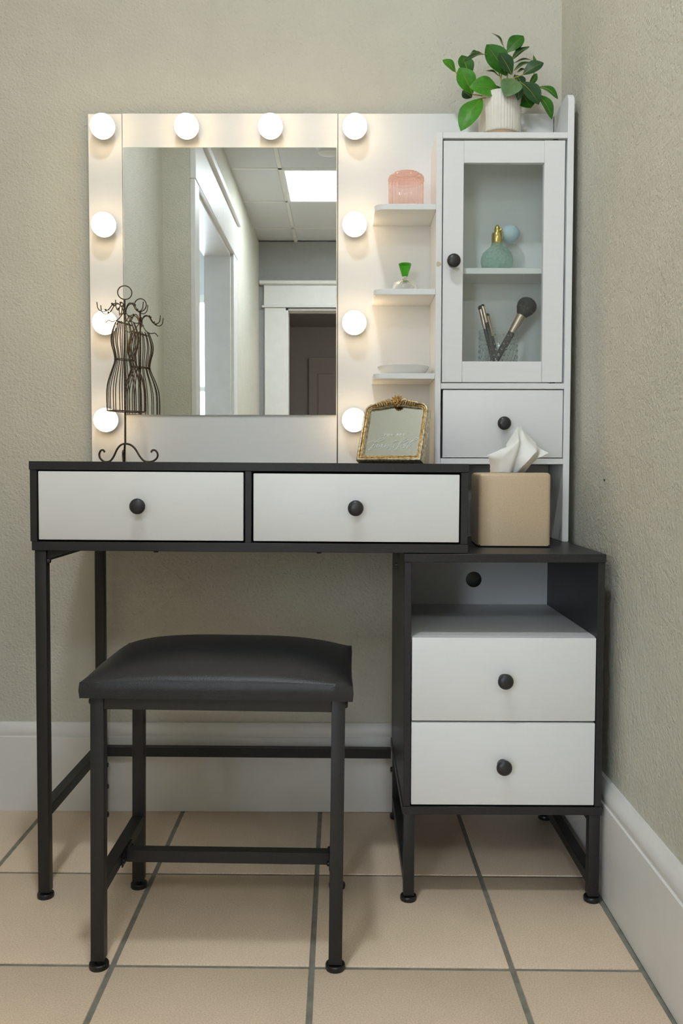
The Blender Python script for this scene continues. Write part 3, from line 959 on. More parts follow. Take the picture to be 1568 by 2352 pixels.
for az in (186, -8, 108):
    a = math.radians(az)
    prof = [(0.0, 0.040), (0.010, 0.0375), (0.019, 0.029), (0.028, 0.013), (0.036, 0.004), (0.044, 0.0020), (0.053, 0.0035), (0.0605, 0.010), (0.062, 0.0185), (0.058, 0.0255), (0.052, 0.0260), (0.0495, 0.0215)]
    sc = 0.86 if az == 186 else (1.13 if az == -8 else 0.95)
    pts = [(JX - 3 * K + sc * r * math.cos(a), JY + 0.9 * sc * r * math.sin(a), JZ + h) for r, h in prof]
    part('leg', tube(bmesh.new(), smooth(pts, 5), 0.0021, 10), M['wire'], js)

# small gilt mirror ----------------------------------------------------
FXc, FYc = 0.0845, -0.225
FZ = DESKZ(FXc) + 0.0004
PHI, TH = math.radians(26), math.radians(21)
fr = thing('framed_mirror', 'small gilt framed mirror with floral crest and white lettering', 'mirror', (FXc, FYc, FZ))
WF, HFm = 0.138, 0.124      # outer width, height without crest
def ring_outline(w, h, r, inset=0.0, bow=0.0):
    pts = [(-w / 2 + inset, inset), (w / 2 - inset, inset)]
    rr = max(r - inset, 0.003)
    cx_, cz_ = w / 2 - inset - rr, h - inset - rr
    for k in range(7):
        a = math.pi / 2 * k / 6
        pts.append((cx_ + rr * math.cos(a), cz_ + rr * math.sin(a)))
    m = 8
    for k in range(1, m):
        t = 1 - 2 * k / m
        pts.append((cx_ * t, h - inset + bow * math.cos(t * math.pi / 2) ** 2))
    for k in range(7):
        a = math.pi / 2 + math.pi / 2 * k / 6
        pts.append((-cx_ + rr * math.cos(a), cz_ + rr * math.sin(a)))
    return pts
def moulding(bands):
    """bands: list of (inset, depth towards -y); skin rings between"""
    bm = bmesh.new()
    rings = []
    for ins, d in bands:
        rings.append([bm.verts.new((FXc + p[0], FYc - d, FZ + p[1])) for p in ring_outline(WF, HFm, 0.020, ins, 0.006)])
    n = len(rings[0])
    for k in range(len(rings) - 1):
        for i in range(n):
            j = (i + 1) % n
            bm.faces.new((rings[k][i], rings[k][j], rings[k + 1][j], rings[k + 1][i]))
    bmesh.ops.recalc_face_normals(bm, faces=bm.faces[:])
    return bm
part('outer_moulding', moulding([(0.0, -0.012), (0.0, 0.004), (0.0010, 0.0075), (0.0028, 0.0085), (0.0045, 0.0075), (0.0050, 0.0045)]), M['champagne'], fr, angle=60)
part('gilt_band', moulding([(0.0050, 0.0045), (0.0060, 0.0058), (0.0075, 0.0060), (0.0088, 0.0050), (0.0092, 0.0035)]), M['gold'], fr, angle=60)
part('inner_moulding', moulding([(0.0092, 0.0035), (0.0100, 0.0050), (0.0112, 0.0050), (0.0120, 0.0030), (0.0125, -0.0010)]), M['champagne'], fr, angle=60)
bm = bmesh.new()
o1 = ring_outline(WF, HFm, 0.020, 0.0118, 0.004)
prism(bm, [(FXc + p[0], FZ + p[1]) for p in o1], 'xz', FYc + 0.0005, FYc + 0.003)
gl = part('mirror_glass', bm, M['mirror_small'], fr)
bm = bmesh.new()
prism(bm, [(FXc + p[0], FZ + p[1]) for p in ring_outline(WF, HFm, 0.02, 0.004)], 'xz', FYc + 0.0035, FYc + 0.011)
part('backing', bm, M['plastic'], fr)
bm = bmesh.new()
prism(bm, [(FXc - 0.014, FZ + 0.085), (FXc + 0.014, FZ + 0.085), (FXc + 0.022, FZ + 0.012), (FXc - 0.022, FZ + 0.012)], 'xz', FYc + 0.0112, FYc + 0.0135)
part('easel_strut', bm, M['plastic'], fr)
# floral crest
TOPZ = FZ + HFm + 0.001
def petal(bm, base, tip, w, d):
    b0, t0 = Vector(base), Vector(tip)
    ax = t0 - b0
    sd = Vector((-ax.z, 0, ax.x)).normalized() * w
    c = b0 + ax * 0.55
    vs = [bm.verts.new(b0), bm.verts.new(c + sd), bm.verts.new(t0), bm.verts.new(c - sd), bm.verts.new(c + Vector((0, -d, 0))), bm.verts.new(c + Vector((0, 0.002, 0)))]
    for (i, j) in ((0, 1), (1, 2), (2, 3), (3, 0)):
        bm.faces.new((vs[i], vs[j], vs[4]))
        bm.faces.new((vs[j], vs[i], vs[5]))
cz = TOPZ - 0.001
for k in range(14):
    a = math.radians(-200 + 360 * k / 14)
    bm = bmesh.new()
    rr = 0.0180 if math.sin(a) > 0 else 0.0120
    petal(bm, (FXc + 0.003 * math.cos(a), FYc - 0.009, cz + 0.003 * math.sin(a)), (FXc + rr * math.cos(a), FYc - 0.008, cz + rr * math.sin(a)), 0.0031, 0.0042)
    bmesh.ops.recalc_face_normals(bm, faces=bm.faces[:])
    part('crest_petal', bm, M['gold'], fr, angle=20)
bm = bmesh.new()
for k in range(8):
    a = 2 * math.pi * k / 8
    bmesh.ops.create_icosphere(bm, subdivisions=2, radius=0.0022, matrix=Matrix.Translation((FXc + 0.0042 * math.cos(a), FYc - 0.0115, cz - 0.001 + 0.0042 * math.sin(a))))
bmesh.ops.create_icosphere(bm, subdivisions=2, radius=0.0024, matrix=Matrix.Translation((FXc, FYc - 0.0130, cz - 0.001)))
part('crest_rosette', bm, M['gold'], fr)
for s in (-1, 1):
    for k in range(7):
        t = k / 6
        x0 = FXc + s * (0.009 + 0.030 * t)
        z0 = TOPZ - 0.002 - 0.0045 * t
        bm = bmesh.new()
        big = 0.0085 * (1 - 0.35 * t)
        pts = [(x0, FYc - 0.0085, z0 - 0.003), (x0 + s * big * 0.5, FYc - 0.0105, z0 + big * 0.5), (x0 + s * big * 1.25, FYc - 0.0095, z0 + big * (0.75 - 0.5 * t)), (x0 + s * big * 1.55, FYc - 0.0085, z0 + big * 0.1)]
        tube(bm, smooth(pts, 4), [0.0010 + 0.0014 * math.sin(math.pi * q / 12) for q in range(13)], 7)
        part('crest_leaf', bm, M['gold'] if k % 2 else M['champagne'], fr)
    bm = bmesh.new()
    for k in range(5):
        a = 2 * math.pi * k / 5
        bmesh.ops.create_icosphere(bm, subdivisions=1, radius=0.0018, matrix=Matrix.Translation((FXc + s * 0.0195 + 0.0026 * math.cos(a), FYc - 0.0105, TOPZ + 0.0005 + 0.0026 * math.sin(a))))
    part('crest_blossom', bm, M['gold'], fr)
# lettering on the glass: script strokes and spaced capitals
GW_, GX0 = WF - 2 * 0.0125, -(WF / 2 - 0.0125)
def G(zx, zy):
    u = (zx - (20 + (985 - zy) * 0.198)) / 1285.0
    return (FXc + GX0 + u * GW_, FYc - 0.0001, FZ + 0.0125 + (985 - zy) * 0.0000815)
strokes = [
    [(115, 670), (160, 622), (250, 598), (330, 606), (430, 600), (520, 572), (550, 538), (510, 520), (430, 545), (340, 610), (270, 690), (215, 770), (190, 790), (250, 722), (305, 680), (326, 695), (295, 750), (225, 810), (160, 836), (140, 820), (170, 797)],
    [(335, 745), (380, 705), (397, 688), (380, 682), (352, 720), (350, 760), (388, 752), (430, 712)],
    [(492, 682), (462, 676), (432, 718), (432, 748), (470, 716), (494, 684), (455, 765), (442, 792), (485, 780), (540, 718)],
    [(604, 648), (560, 712), (540, 752), (588, 722), (640, 690), (602, 768), (632, 760), (682, 690)],
    [(820, 580), (740, 690), (655, 805), (640, 826), (685, 803), (742, 740)],
    [(690, 648), (738, 615), (830, 610), (905, 600)],
    [(792, 690), (742, 768), (760, 780), (802, 742)],
    [(840, 642), (850, 648)],
    [(862, 700), (960, 652), (1060, 620), (1120, 566), (1100, 541), (1030, 570), (930, 652), (860, 762), (800, 845), (812, 800), (862, 752), (905, 735)],
    [(962, 690), (930, 752), (980, 722), (1030, 682), (990, 770), (1012, 780), (1062, 722), (1100, 662)],
    [(1100, 662), (1200, 622), (1330, 580), (1366, 546), (1330, 530), (1230, 590), (1130, 692), (1075, 792), (1110, 782), (1200, 690)]]
bm = bmesh.new()
for s_ in strokes:
    tube(bm, smooth([G(*p) for p in s_], 5), 0.00050, 5)
part('script_lettering', bm, M['ink'], gl, label='white handwritten word beautiful')
cu = bpy.data.curves.new('capitals', 'FONT')
cu.body = 'YOU ARE'
cu.size = 0.0078
cu.space_character = 1.55
cu.align_x = 'CENTER'
cu.extrude = 0.00005
cu.offset = 0.00012
to = bpy.data.objects.new('capitals_source', cu)
COL.objects.link(to)
bpy.context.view_layer.update()
tme = bpy.data.meshes.new_from_object(to.evaluated_get(bpy.context.evaluated_depsgraph_get()))
bpy.data.objects.remove(to, do_unlink=True)
bm = bmesh.new()
bm.from_mesh(tme)
cpos = Vector(G(790, 460))
for v_ in bm.verts:
    v_.co = Vector((cpos.x + v_.co.x, FYc - 0.0002 - v_.co.z, cpos.z + v_.co.y * 0.85))
part('capital_lettering', bm, M['ink'], gl, label='white capital letters YOU ARE')
fr.rotation_mode = 'XYZ'
fr.rotation_euler = (Matrix.Rotation(-PHI, 3, 'Z') @ Matrix.Rotation(-TH, 3, 'X')).to_euler()
fr.location.z += 0.0046
fr.location.y += 0.004

# tissue box ----------------------------------------------------------
BXc, BYc, BZ0 = 0.3195, -0.2300, 0.6205
bxw, bxh = 0.1350, 0.1385
tbx = thing('tissue_box', 'tan square tissue box cover on the side cabinet', 'tissue box', (BXc, BYc, BZ0))
part('base_tray', bx(BXc - bxw / 2 + 0.001, BXc + bxw / 2 - 0.001, BYc - bxw / 2 + 0.001, BYc + bxw / 2 - 0.001, BZ0, BZ0 + 0.005, b=0.001), M['plastic'], tbx)
bm = bmesh.new()
r = bmesh.ops.create_cube(bm, size=1.0)
for v_ in bm.verts:
    v_.co = Vector((BXc + v_.co.x * bxw, BYc + v_.co.y * bxw, BZ0 + 0.0025 + bxh / 2 + v_.co.z * (bxh - 0.001)))
es = [e for e in bm.edges if not all(v_.co.z < BZ0 + 0.01 for v_ in e.verts)]
bmesh.ops.bevel(bm, geom=es, offset=0.0075, segments=4, affect='EDGES', profile=0.5)
part('cover', bm, M['tan'], tbx)
part('slot', lathe(bmesh.new(), [(0.036, 0.0), (0.036, 0.0004)], (BXc, BYc, BZ0 + 0.0024 + bxh - 0.0006), seg=32), M['plastic'], tbx)
tbx.rotation_euler = (0, 0, -math.radians(2.2))

TZ = BZ0 + 0.0025 + bxh
def T(zx, zy, dy):
    return Vector((0.3195 + (zx - 722) * 0.0001196, BYc + dy, TZ + (890 - zy) * 0.0001196 + 0.0002))
P = {'A': (385, 895, -.012), 'B': (372, 770, -.020), 'L': (305, 620, -.034), 'L2': (318, 632, -.036), 'M': (480, 545, -.030), 'N': (640, 482, -.018), 'K': (832, 368, -.024), 'S': (680, 440, .012),
     'P': (850, 140, .000), 'Q': (905, 135, .006), 'R1': (965, 205, .012), 'R2': (1060, 300, .014), 'R3': (1155, 405, .010), 'R4': (1170, 468, .002), 'T': (1345, 575, -.004),
     'T2': (1235, 512, .004), 'U': (1180, 662, .002), 'V': (1090, 760, .010), 'W': (985, 895, .012), 'F1': (690, 895, -.026), 'F2': (752, 700, -.030), 'F3': (812, 500, -.028),
     'F1b': (778, 895, -.004), 'F2b': (796, 700, -.012), 'F3b': (868, 420, -.014), 'G1': (805, 895, -.012), 'G2': (965, 705, -.034), 'G3': (1115, 548, -.028), 'H': (1010, 420, -.012), 'H2': (960, 300, -.006),
     'C1': (530, 700, -.034), 'C2': (540, 890, -.026), 'C3': (600, 590, -.036)}
bm = bmesh.new()
V = {k: bm.verts.new(T(*p)) for k, p in P.items()}
for f in (('A', 'C2', 'C1', 'B'), ('C2', 'F1', 'F2', 'C1'), ('B', 'C1', 'L2'), ('C1', 'C3', 'M', 'L2'), ('C1', 'F2', 'F3', 'C3'), ('C3', 'F3', 'K'), ('M', 'C3', 'K', 'N'), ('L2', 'M', 'L'),
          ('N', 'K', 'S'), ('K', 'P', 'S'), ('F1', 'F1b', 'F2b', 'F2'), ('F2', 'F2b', 'F3b', 'F3'), ('F3', 'F3b', 'K'), ('K', 'F3b', 'P'), ('F3b', 'Q', 'P'),
          ('F1b', 'G1', 'G2', 'F2b'), ('F2b', 'G2', 'H', 'F3b'), ('G2', 'G3', 'H'), ('F3b', 'H', 'H2'), ('F3b', 'H2', 'Q'), ('H2', 'R1', 'Q'), ('H', 'R2', 'R1', 'H2'), ('H', 'G3', 'R4', 'R3'), ('H', 'R3', 'R2'),
          ('G1', 'W', 'V', 'G2'), ('G2', 'V', 'U', 'G3'), ('G3', 'U', 'T2', 'R4'), ('U', 'T', 'T2')):
    bm.faces.new([V[i] for i in f])
bmesh.ops.subdivide_edges(bm, edges=bm.edges[:], cuts=3, use_grid_fill=True, smooth=0.0)
bmesh.ops.triangulate(bm, faces=bm.faces[:])
rr_ = random.Random(5)
for v_ in bm.verts:
    if v_.co.z > TZ + 0.003:
        v_.co += Vector((rr_.uniform(-1, 1) * 0.0004, rr_.uniform(-1, 1) * 0.0011, rr_.uniform(-1, 1) * 0.0004))
bmesh.ops.smooth_vert(bm, verts=[v_ for v_ in bm.verts if not v_.is_boundary], factor=0.35, use_axis_x=True, use_axis_y=True, use_axis_z=True)
solo('tissue', bm, M['tissue'], 'white folded paper tissue rising out of the tan box', 'tissue', (0.3195, BYc, TZ), angle=70)

# potted plant ---------------------------------------------------------
PXc, PYc, PZ0 = 0.3150, -0.104, 1.4394
pl = thing('potted_plant', 'leafy green plant in a fluted cream pot on the cabinet top', 'plant', (PXc, PYc, PZ0))
part('pot', lathe(bmesh.new(), [(0.039, 0.0125), (0.0412, 0.0130), (0.0424, 0.0150), (0.0428, 0.020), (0.0428, 0.085), (0.0415, 0.0915), (0.0390, 0.0935), (0.0375, 0.091), (0.0370, 0.080)],
     (PXc, PYc, PZ0), seg=176, flute=0.012, nfl=44, cap1=False), M['pot'], pl, angle=80)
part('pot_base', lathe(bmesh.new(), [(0.0375, 0.0), (0.0390, 0.001), (0.0395, 0.0127)], (PXc, PYc, PZ0), seg=40), M['clay'], pl)
part('soil', lathe(bmesh.new(), [(0.0372, 0.078), (0.0372, 0.081)], (PXc, PYc, PZ0), seg=40), M['soil'], pl)
LK = 0.0002315
def PL(zx, zy, dy):
    k = (1.917 + PYc + dy) / (1.917 + PYc)      # nearer leaves sit a little lower and further in
    return Vector(((PXc + (zx - 735) * LK) * k, PYc + dy, 0.765 + (PZ0 + 0.0935 + (690 - zy) * LK - 0.765) * k))
def leaf(base, tip, w, nrm, mat, bend=0.10, fold=0.20):
    b0, t0 = PL(*base), PL(*tip)
    ax = t0 - b0
    ln = ax.length
    n_ = Vector(nrm)
    n_ = (n_ - ax * (n_.dot(ax) / ax.length_squared)).normalized()
    sd = ax.normalized().cross(n_)
    w_ = w * LK / 2 * 1.16
    bm = bmesh.new()
    NA, NC = 12, 6
    rows = []
    for i in range(NA + 1):
        t = i / NA
        prof = (math.sin(math.pi * min(1, max(0, t)) ** 1.12) ** 0.78) if 0 < t < 1 else 0.0
        hw = max(w_ * prof, 0.0005 if t < 0.5 else 0.0002)
        c = b0 + ax * t + n_ * (math.sin(math.pi * t) * bend * ln)
        row = []
        for k in range(NC + 1):
            s_ = 2 * k / NC - 1
            row.append(bm.verts.new(c + sd * (s_ * hw) + n_ * (fold * hw * (abs(s_) ** 1.3) + 0.0006 * math.sin(9 * t + 3 * s_) * abs(s_))))
        rows.append(row)
    for i in range(NA):
        for k in range(NC):
            bm.faces.new((rows[i][k], rows[i][k + 1], rows[i + 1][k + 1], rows[i + 1][k]))
    o = part('leaf', bm, M['leaf'][mat], pl, angle=80)
    mv = [b0 + ax * t + n_ * (math.sin(math.pi * t) * bend * ln + 0.0003) for t in [q / 8 for q in range(8)]]
    part('midrib', tube(bmesh.new(), mv, [0.00065 * (1 - q / 9) for q in range(8)], 5), M['stem'], o)
    return o
LEAVES = [
    ((340, 478, -.005), (222, 372, -.015), 88, (0.3, -.9, .5), 0, .10), ((462, 525, .012), (392, 330, .02), 128, (.2, -.9, .2), 1, .06),
    ((612, 325, .0), (412, 388, -.02), 62, (.1, -.45, .9), 2, .10), ((600, 330, .02), (460, 318, .02), 60, (.1, -.5, .9), 2, .08),
    ((490, 672, -.02), (368, 440, -.030), 150, (-.1, -.9, .35), 0, .10), ((575, 704, -.030), (388, 992, -.045), 165, (-.25, -.85, .4), 0, .12),
    ((735, 655, -.018), (462, 606, -.034), 165, (0.05, -.95, .35), 0, .14), ((792, 512, .010), (610, 238, .004), 185, (.1, -.95, .2), 1, .05),
    ((838, 502, -.006), (722, 312, -.012), 122, (.2, -.95, .1), 2, .06), ((790, 312, .018), (936, 165, .022), 120, (-.2, -.9, .3), 1, .10),
    ((800, 300, .026), (932, 190, .03), 90, (.3, -.8, .4), 2, .06), ((762, 260, .012), (655, 138, .015), 48, (.5, -.5, .6), 2, .12),
    ((828, 380, .012), (990, 256, .015), 74, (-.4, -.6, .6), 2, .10), ((842, 405, .020), (1040, 385, .02), 50, (0, -.35, .9), 2, .14),
    ((850, 468, .010), (1015, 392, .008), 62, (-.2, -.5, .8), 2, .12), ((932, 502, -.012), (1118, 398, -.02), 112, (-.2, -.85, .5), 2, .08),
    ((1030, 500, .02), (1028, 330, .02), 46, (.6, -.7, .1), 1, .10), ((985, 606, .015), (1060, 490, .02), 50, (.4, -.8, .2), 1, .14),
    ((1070, 604, .0), (1248, 712, -.01), 84, (.3, -.75, .6), 1, .16), ((1040, 662, -.010), (1196, 888, -.022), 112, (.45, -.8, .4), 1, .16),
    ((880, 545, -.030), (780, 690, -.052), 165, (-.05, -.9, .4), 3, .12), ((888, 560, -.028), (895, 724, -.048), 72, (.3, -.9, .2), 2, .06),
    ((905, 560, -.018), (1080, 760, -.035), 150, (.1, -.85, .5), 2, .12), ((925, 660, -.004), (1010, 790, -.02), 165, (-.1, -.9, .3), 1, .06),
    ((725, 512, .012), (605, 464, .012), 44, (.1, -.5, .8), 1, .12), ((485, 700, .010), (400, 640, .01), 110, (0, -.9, .3), 2, .05),
    ((560, 740, .008), (500, 830, .005), 110, (0, -.95, .2), 1, .05),
    ((640, 690, .0), (740, 610, .008), 120, (0, -.9, .4), 2, .05), ((610, 640, .004), (570, 560, .006), 120, (0, -.9, .4), 1, .05),
    ((880, 480, .014), (965, 452, .012), 44, (0, -.5, .8), 2, .08), ((860, 500, .012), (940, 600, -.008), 90, (.3, -.9, .2), 2, .08),
    ((560, 560, .02), (470, 600, .01), 90, (0, -.8, .5), 2, .05), ((470, 320, .016), (545, 300, .02), 50, (0, -.6, .8), 2, .05)]
for L in LEAVES:
    leaf(L[0], L[1], L[2], (L[3][0], min(L[3][1] * 1.25, -0.55), L[3][2] * 0.8), L[4], bend=L[5] * 0.8)
soilc = (735, 735, 0.0)
STEMS = [((700, 735, .005), (560, 640, .0), (462, 600, .004), (340, 478, -.005)), ((700, 735, .008), (560, 620, .010), (480, 570, .012), (462, 525, .012)),
         ((690, 730, -.012), (640, 705, -.022), (575, 704, -.030)), ((700, 735, -.008), (600, 690, -.015), (490, 672, -.020)),
         ((735, 735, .006), (745, 600, .008), (745, 500, .010), (765, 262, .012)), ((750, 735, .0), (775, 600, .004), (800, 500, .010), (792, 312, .018)),
         ((750, 735, -.005), (770, 560, -.010), (850, 530, -.012), (932, 502, -.012)), ((760, 735, .006), (900, 640, .008), (985, 606, .015)),
         ((760, 735, .004), (900, 660, .004), (1000, 625, .002), (1070, 604, .0)), ((760, 735, .0), (880, 680, -.004), (1040, 662, -.010)),
         ((740, 735, -.008), (735, 690, -.012), (735, 655, -.018)), ((770, 735, -.006), (850, 620, -.016), (880, 545, -.030)), ((745, 735, .006), (735, 520, .012), (640, 340, .01), (612, 325, .0))]
for s_ in STEMS:
    part('stem', tube(bmesh.new(), smooth([PL(*p) for p in s_], 5), 0.0011, 7), M['stem'], pl)

# pink jar ---------------------------------------------------------------
JRx, JRy, JRz = 0.1230, -0.103, 1.2990
jr = thing('glass_jar', 'ribbed pink glass jar with lid on the top open shelf', 'jar', (JRx, JRy, JRz))
part('body', lathe(bmesh.new(), [(0.030, 0.0), (0.0345, 0.002), (0.0355, 0.008), (0.0355, 0.058), (0.0345, 0.061), (0.0330, 0.0605)],
     (JRx, JRy, JRz), seg=192, flute=0.022, nfl=24, cap1=False), M['pink'], jr, angle=80)
part('lid', lathe(bmesh.new(), [(0.0300, 0.0585), (0.0362, 0.0614), (0.0370, 0.0655), (0.0352, 0.0715), (0.0300, 0.0745), (0.0272, 0.0752), (0.0268, 0.0775), (0.0240, 0.0780), (0.0235, 0.0755), (0.010, 0.0745)],
     (JRx, JRy, JRz), seg=192, flute=0.018, nfl=24), M['pink_lid'], jr, angle=80)

# green stopper perfume bottle -------------------------------------------
GX, GY, GZ = 0.1215, -0.103, 1.1305
gb = thing('perfume_bottle', 'clear round perfume bottle with green cone stopper on the middle shelf', 'perfume bottle', (GX, GY, GZ))
bm = bmesh.new()
lathe(bm, [(0.016, 0.0), (0.0235, 0.003), (0.0282, 0.009), (0.0285, 0.015), (0.0250, 0.0222), (0.0160, 0.0270), (0.0060, 0.0285), (0.0055, 0.0305)], (GX, GY, GZ), seg=48)
part('body', bm, M['glass'], gb, angle=60)
bm = bmesh.new()
lathe(bm, [(0.010, 0.004), (0.0185, 0.0068), (0.0215, 0.012), (0.019, 0.0188), (0.011, 0.0232), (0.003, 0.0246)], (GX, GY, GZ), seg=40)
for f in bm.faces:
    f.normal_flip()
part('hollow', bm, M['glass'], gb, angle=60)
part('neck', lathe(bmesh.new(), [(0.0060, 0.0300), (0.0064, 0.0320), (0.0050, 0.0340), (0.0062, 0.0360)], (GX, GY, GZ), seg=24), M['chrome'], gb)
part('stopper', lathe(bmesh.new(), [(0.0058, 0.0361), (0.0132, 0.0610), (0.0134, 0.0622), (0.0126, 0.0630)], (GX, GY, GZ), seg=40), M['green_glass'], gb)

# dish ----------------------------------------------------------------------
DX, DY, DZ = 0.1190, -0.102, 0.9616
dish = solo('trinket_dish', lathe(bmesh.new(), [(0.036, 0.0), (0.040, 0.0015), (0.045, 0.005), (0.0525, 0.0150), (0.0535, 0.0187), (0.0525, 0.0192), (0.0510, 0.0183), (0.0490, 0.0138), (0.042, 0.0055), (0.034, 0.0040)],
            (DX, DY, DZ), seg=72), M['porcelain'], 'shallow white porcelain dish on the lowest open shelf', 'dish', (DX, DY, DZ), angle=60)

# atomizer --------------------------------------------------------------------
AX, AY, AZ = 0.3130, -0.098, 1.1772
at = thing('perfume_atomizer', 'aqua cut glass atomizer with gold collar and blue squeeze bulb', 'atomizer', (AX, AY, AZ))
part('body', lathe(bmesh.new(), [(0.022, 0.0), (0.0270, 0.003), (0.0318, 0.012), (0.0336, 0.022), (0.0325, 0.031), (0.0285, 0.040), (0.0200, 0.0475), (0.0135, 0.053), (0.0110, 0.060)], (AX, AY, AZ), seg=64, flute=0.006, nfl=16), M['aqua'], at, angle=70)
part('collar', lathe(bmesh.new(), [(0.0112, 0.0590), (0.0115, 0.0595), (0.0115, 0.0790), (0.0108, 0.0800), (0.0062, 0.0800)], (AX, AY, AZ), seg=40), M['gold_shiny'], at)
part('nozzle', lathe(bmesh.new(), [(0.0060, 0.0800), (0.0062, 0.0885), (0.0045, 0.0935), (0.0030, 0.0965), (0.0012, 0.0975)], (AX, AY, AZ), seg=32), M['gold_shiny'], at)
bm = bmesh.new()
bmesh.ops.create_icosphere(bm, subdivisions=3, radius=0.0036, matrix=Matrix.Translation((AX + 0.0074, AY - 0.002, AZ + 0.0868)))
part('ball', bm, M['gold_shiny'], at)
part('air_tube', tube(bmesh.new(), [(AX + 0.006, AY + 0.002, AZ + 0.085), (AX + 0.014, AY + 0.010, AZ + 0.085)], 0.0022, 10), M['gold_shiny'], at)
bm = bmesh.new()
bmesh.ops.create_uvsphere(bm, u_segments=40, v_segments=24, radius=1.0)
for v_ in bm.verts:
    v_.co = Vector((AX + 0.0302 + v_.co.x * 0.0205, AY + 0.020 + v_.co.y * 0.0185, AZ + 0.0845 + v_.co.z * 0.0178))
part('squeeze_bulb', bm, M['rubber'], at)

# tumbler and brushes --------------------------------------------------------
UX, UY, UZ = 0.3170, -0.100, 0.9414
tu = thing('glass_tumbler', 'clear embossed glass tumbler holding makeup brushes', 'tumbler', (UX, UY, UZ))
RT = 0.0402
part('cup', lathe(bmesh.new(), [(0.034, 0.0), (0.0385, 0.002), (RT, 0.010), (RT, 0.114), (RT - 0.0008, 0.1155), (RT - 0.0020, 0.1150)], (UX, UY, UZ), seg=72, cap1=False), M['tumbler'], tu, angle=60)
bm = bmesh.new()
for row, (z, nn, sz) in enumerate(((0.107, 56, 0.0009), (0.100, 28, 0.0023), (0.092, 56, 0.0009), (0.083, 28, 0.0021), (0.072, 24, 0.0024), (0.060, 24, 0.0026), (0.048, 24, 0.0026), (0.036, 24, 0.0026))):
    for k in range(nn):
        a = 2 * math.pi * (k + 0.5 * (row % 2)) / nn
        m4 = Matrix.Translation((UX + (RT - 0.0002) * math.cos(a), UY + (RT - 0.0002) * math.sin(a), UZ + z)) @ Matrix.Rotation(a, 4, 'Z') @ Matrix.Diagonal((0.5, 1.0, 1.25 if row > 2 else 1.0, 1))
        bmesh.ops.create_icosphere(bm, subdivisions=1, radius=sz, matrix=m4)
part('embossed_beads', bm, M['glass'], tu, stuff=True)

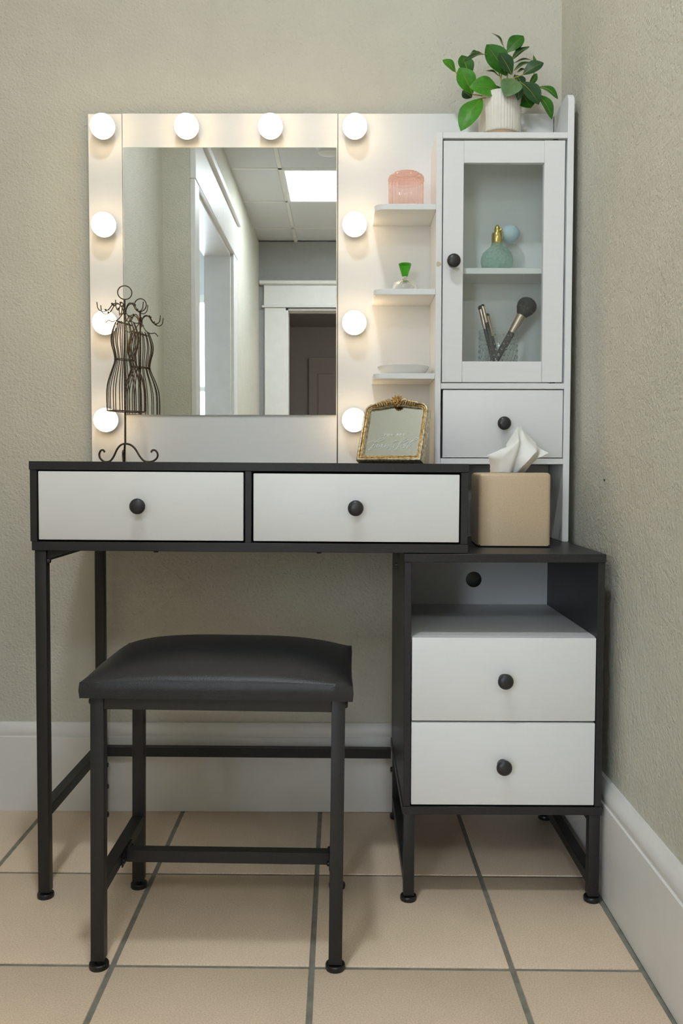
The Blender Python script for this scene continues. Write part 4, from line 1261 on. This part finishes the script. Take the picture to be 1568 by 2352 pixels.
def brush(label, foot_p, head_p, r_h, hl, fl_, kind):
    """handle from foot to ferrule, ferrule length fl_, bristle head length hl along the axis"""
    b0, h0 = Vector(foot_p), Vector(head_p)
    ax = (h0 - b0).normalized()
    ln = (h0 - b0).length
    o = thing('makeup_brush', label, 'makeup brush', tuple(b0), 'makeup brushes in the tumbler')
    f0 = b0 + ax * (ln - hl - fl_)
    f1 = b0 + ax * (ln - hl)
    if kind == 'powder':
        part('handle', tube(bmesh.new(), [b0, b0 + ax * 0.02, f0 - ax * 0.015, f0 + ax * 0.001], [0.0045, 0.0065, 0.0078, 0.0075], 16), M['handle_black'], o)
        part('ferrule', tube(bmesh.new(), [f0, f0 + ax * 0.002, f1 - ax * 0.004, f1], [0.0078, 0.0081, 0.0103, 0.0106], 24), M['ferrule'], o)
        prof = [(0.0, 0.0098), (0.006, 0.0135), (0.014, 0.0182), (0.022, 0.0205), (0.029, 0.0198), (0.035, 0.0165), (0.039, 0.011), (0.0415, 0.004)]
        part('bristles', tube(bmesh.new(), [f1 + ax * (t - 0.0005) for t, _ in prof], [r for _, r in prof], 40), M['bristle'], o, angle=80)
        bm = bmesh.new()
        rq = random.Random(9)
        u_ = ax.orthogonal().normalized()
        w_ = ax.cross(u_)
        for q in range(1500):
            th_ = rq.uniform(0, 2 * math.pi)
            rr2 = math.sqrt(rq.random()) * 0.96
            root = f1 + (u_ * math.cos(th_) + w_ * math.sin(th_)) * (0.0098 * rr2)
            lt = 0.0430 * (1 - 0.42 * rr2 ** 2.2) * rq.uniform(0.93, 1.04)
            sp = 0.0205 * rr2 * (1.0 + 0.06 * rq.uniform(-1, 1))
            tip = f1 + ax * lt + (u_ * math.cos(th_) + w_ * math.sin(th_)) * sp
            mid_ = (root + tip) / 2 + (u_ * math.cos(th_) + w_ * math.sin(th_)) * (0.0045 * rr2)
            sdv = ax.cross((u_ * math.cos(th_) + w_ * math.sin(th_))).normalized() * 0.00022
            a1, a2 = bm.verts.new(mid_ + sdv), bm.verts.new(mid_ - sdv)
            a3 = bm.verts.new(tip)
            bm.faces.new((a1, a2, a3))
        part('bristle_tips', bm, M['bristle_tip'], o, stuff=True)
    else:
        part('handle', tube(bmesh.new(), [b0, b0 + ax * 0.02, f0 - ax * 0.015, f0 + ax * 0.001], [0.0022, 0.0032, 0.0042, r_h * 0.92], 14), M['handle_black'], o)
        part('ferrule', tube(bmesh.new(), [f0, f0 + ax * 0.0015, f1 - ax * 0.003, f1], [r_h * 0.94, r_h, r_h * 0.98, r_h * 0.95], 18), M['ferrule'], o)
        prof = [(0.0, 0.9), (0.25, 1.05), (0.6, 1.0), (0.85, 0.7), (1.0, 0.25)]
        part('bristles', tube(bmesh.new(), [f1 + ax * (t * hl - 0.0003) for t, _ in prof], [r_h * r for _, r in prof], 18), M['bristle'], o, angle=80)
    return o
# positions in the cabinet
def B(zx, zy, dy):
    return (0.3170 + (zx - 616) * 0.0001052, UY + dy, 1.0570 + (778 - zy) * 0.0001052)
brush('fluffy charcoal powder brush leaning right in the tumbler', (0.2905, UY, 0.9560), B(1262, 150, 0.0), 0.01, 0.0415, 0.040, 'powder')
brush('leftmost slim brush with domed grey tip in the tumbler', (0.3143, UY - 0.010, 0.9530), B(235, 300, -0.008), 0.0048, 0.0085, 0.042, 'slim')
brush('slim brush with fine black point between two others', (0.3195, UY - 0.018, 0.9530), B(270, 292, -0.016), 0.0038, 0.0050, 0.034, 'slim')
brush('shortest slim brush with small dark domed tip in the tumbler', (0.3280, UY + 0.012, 0.9530), B(412, 418, 0.012), 0.0036, 0.0062, 0.043, 'slim')
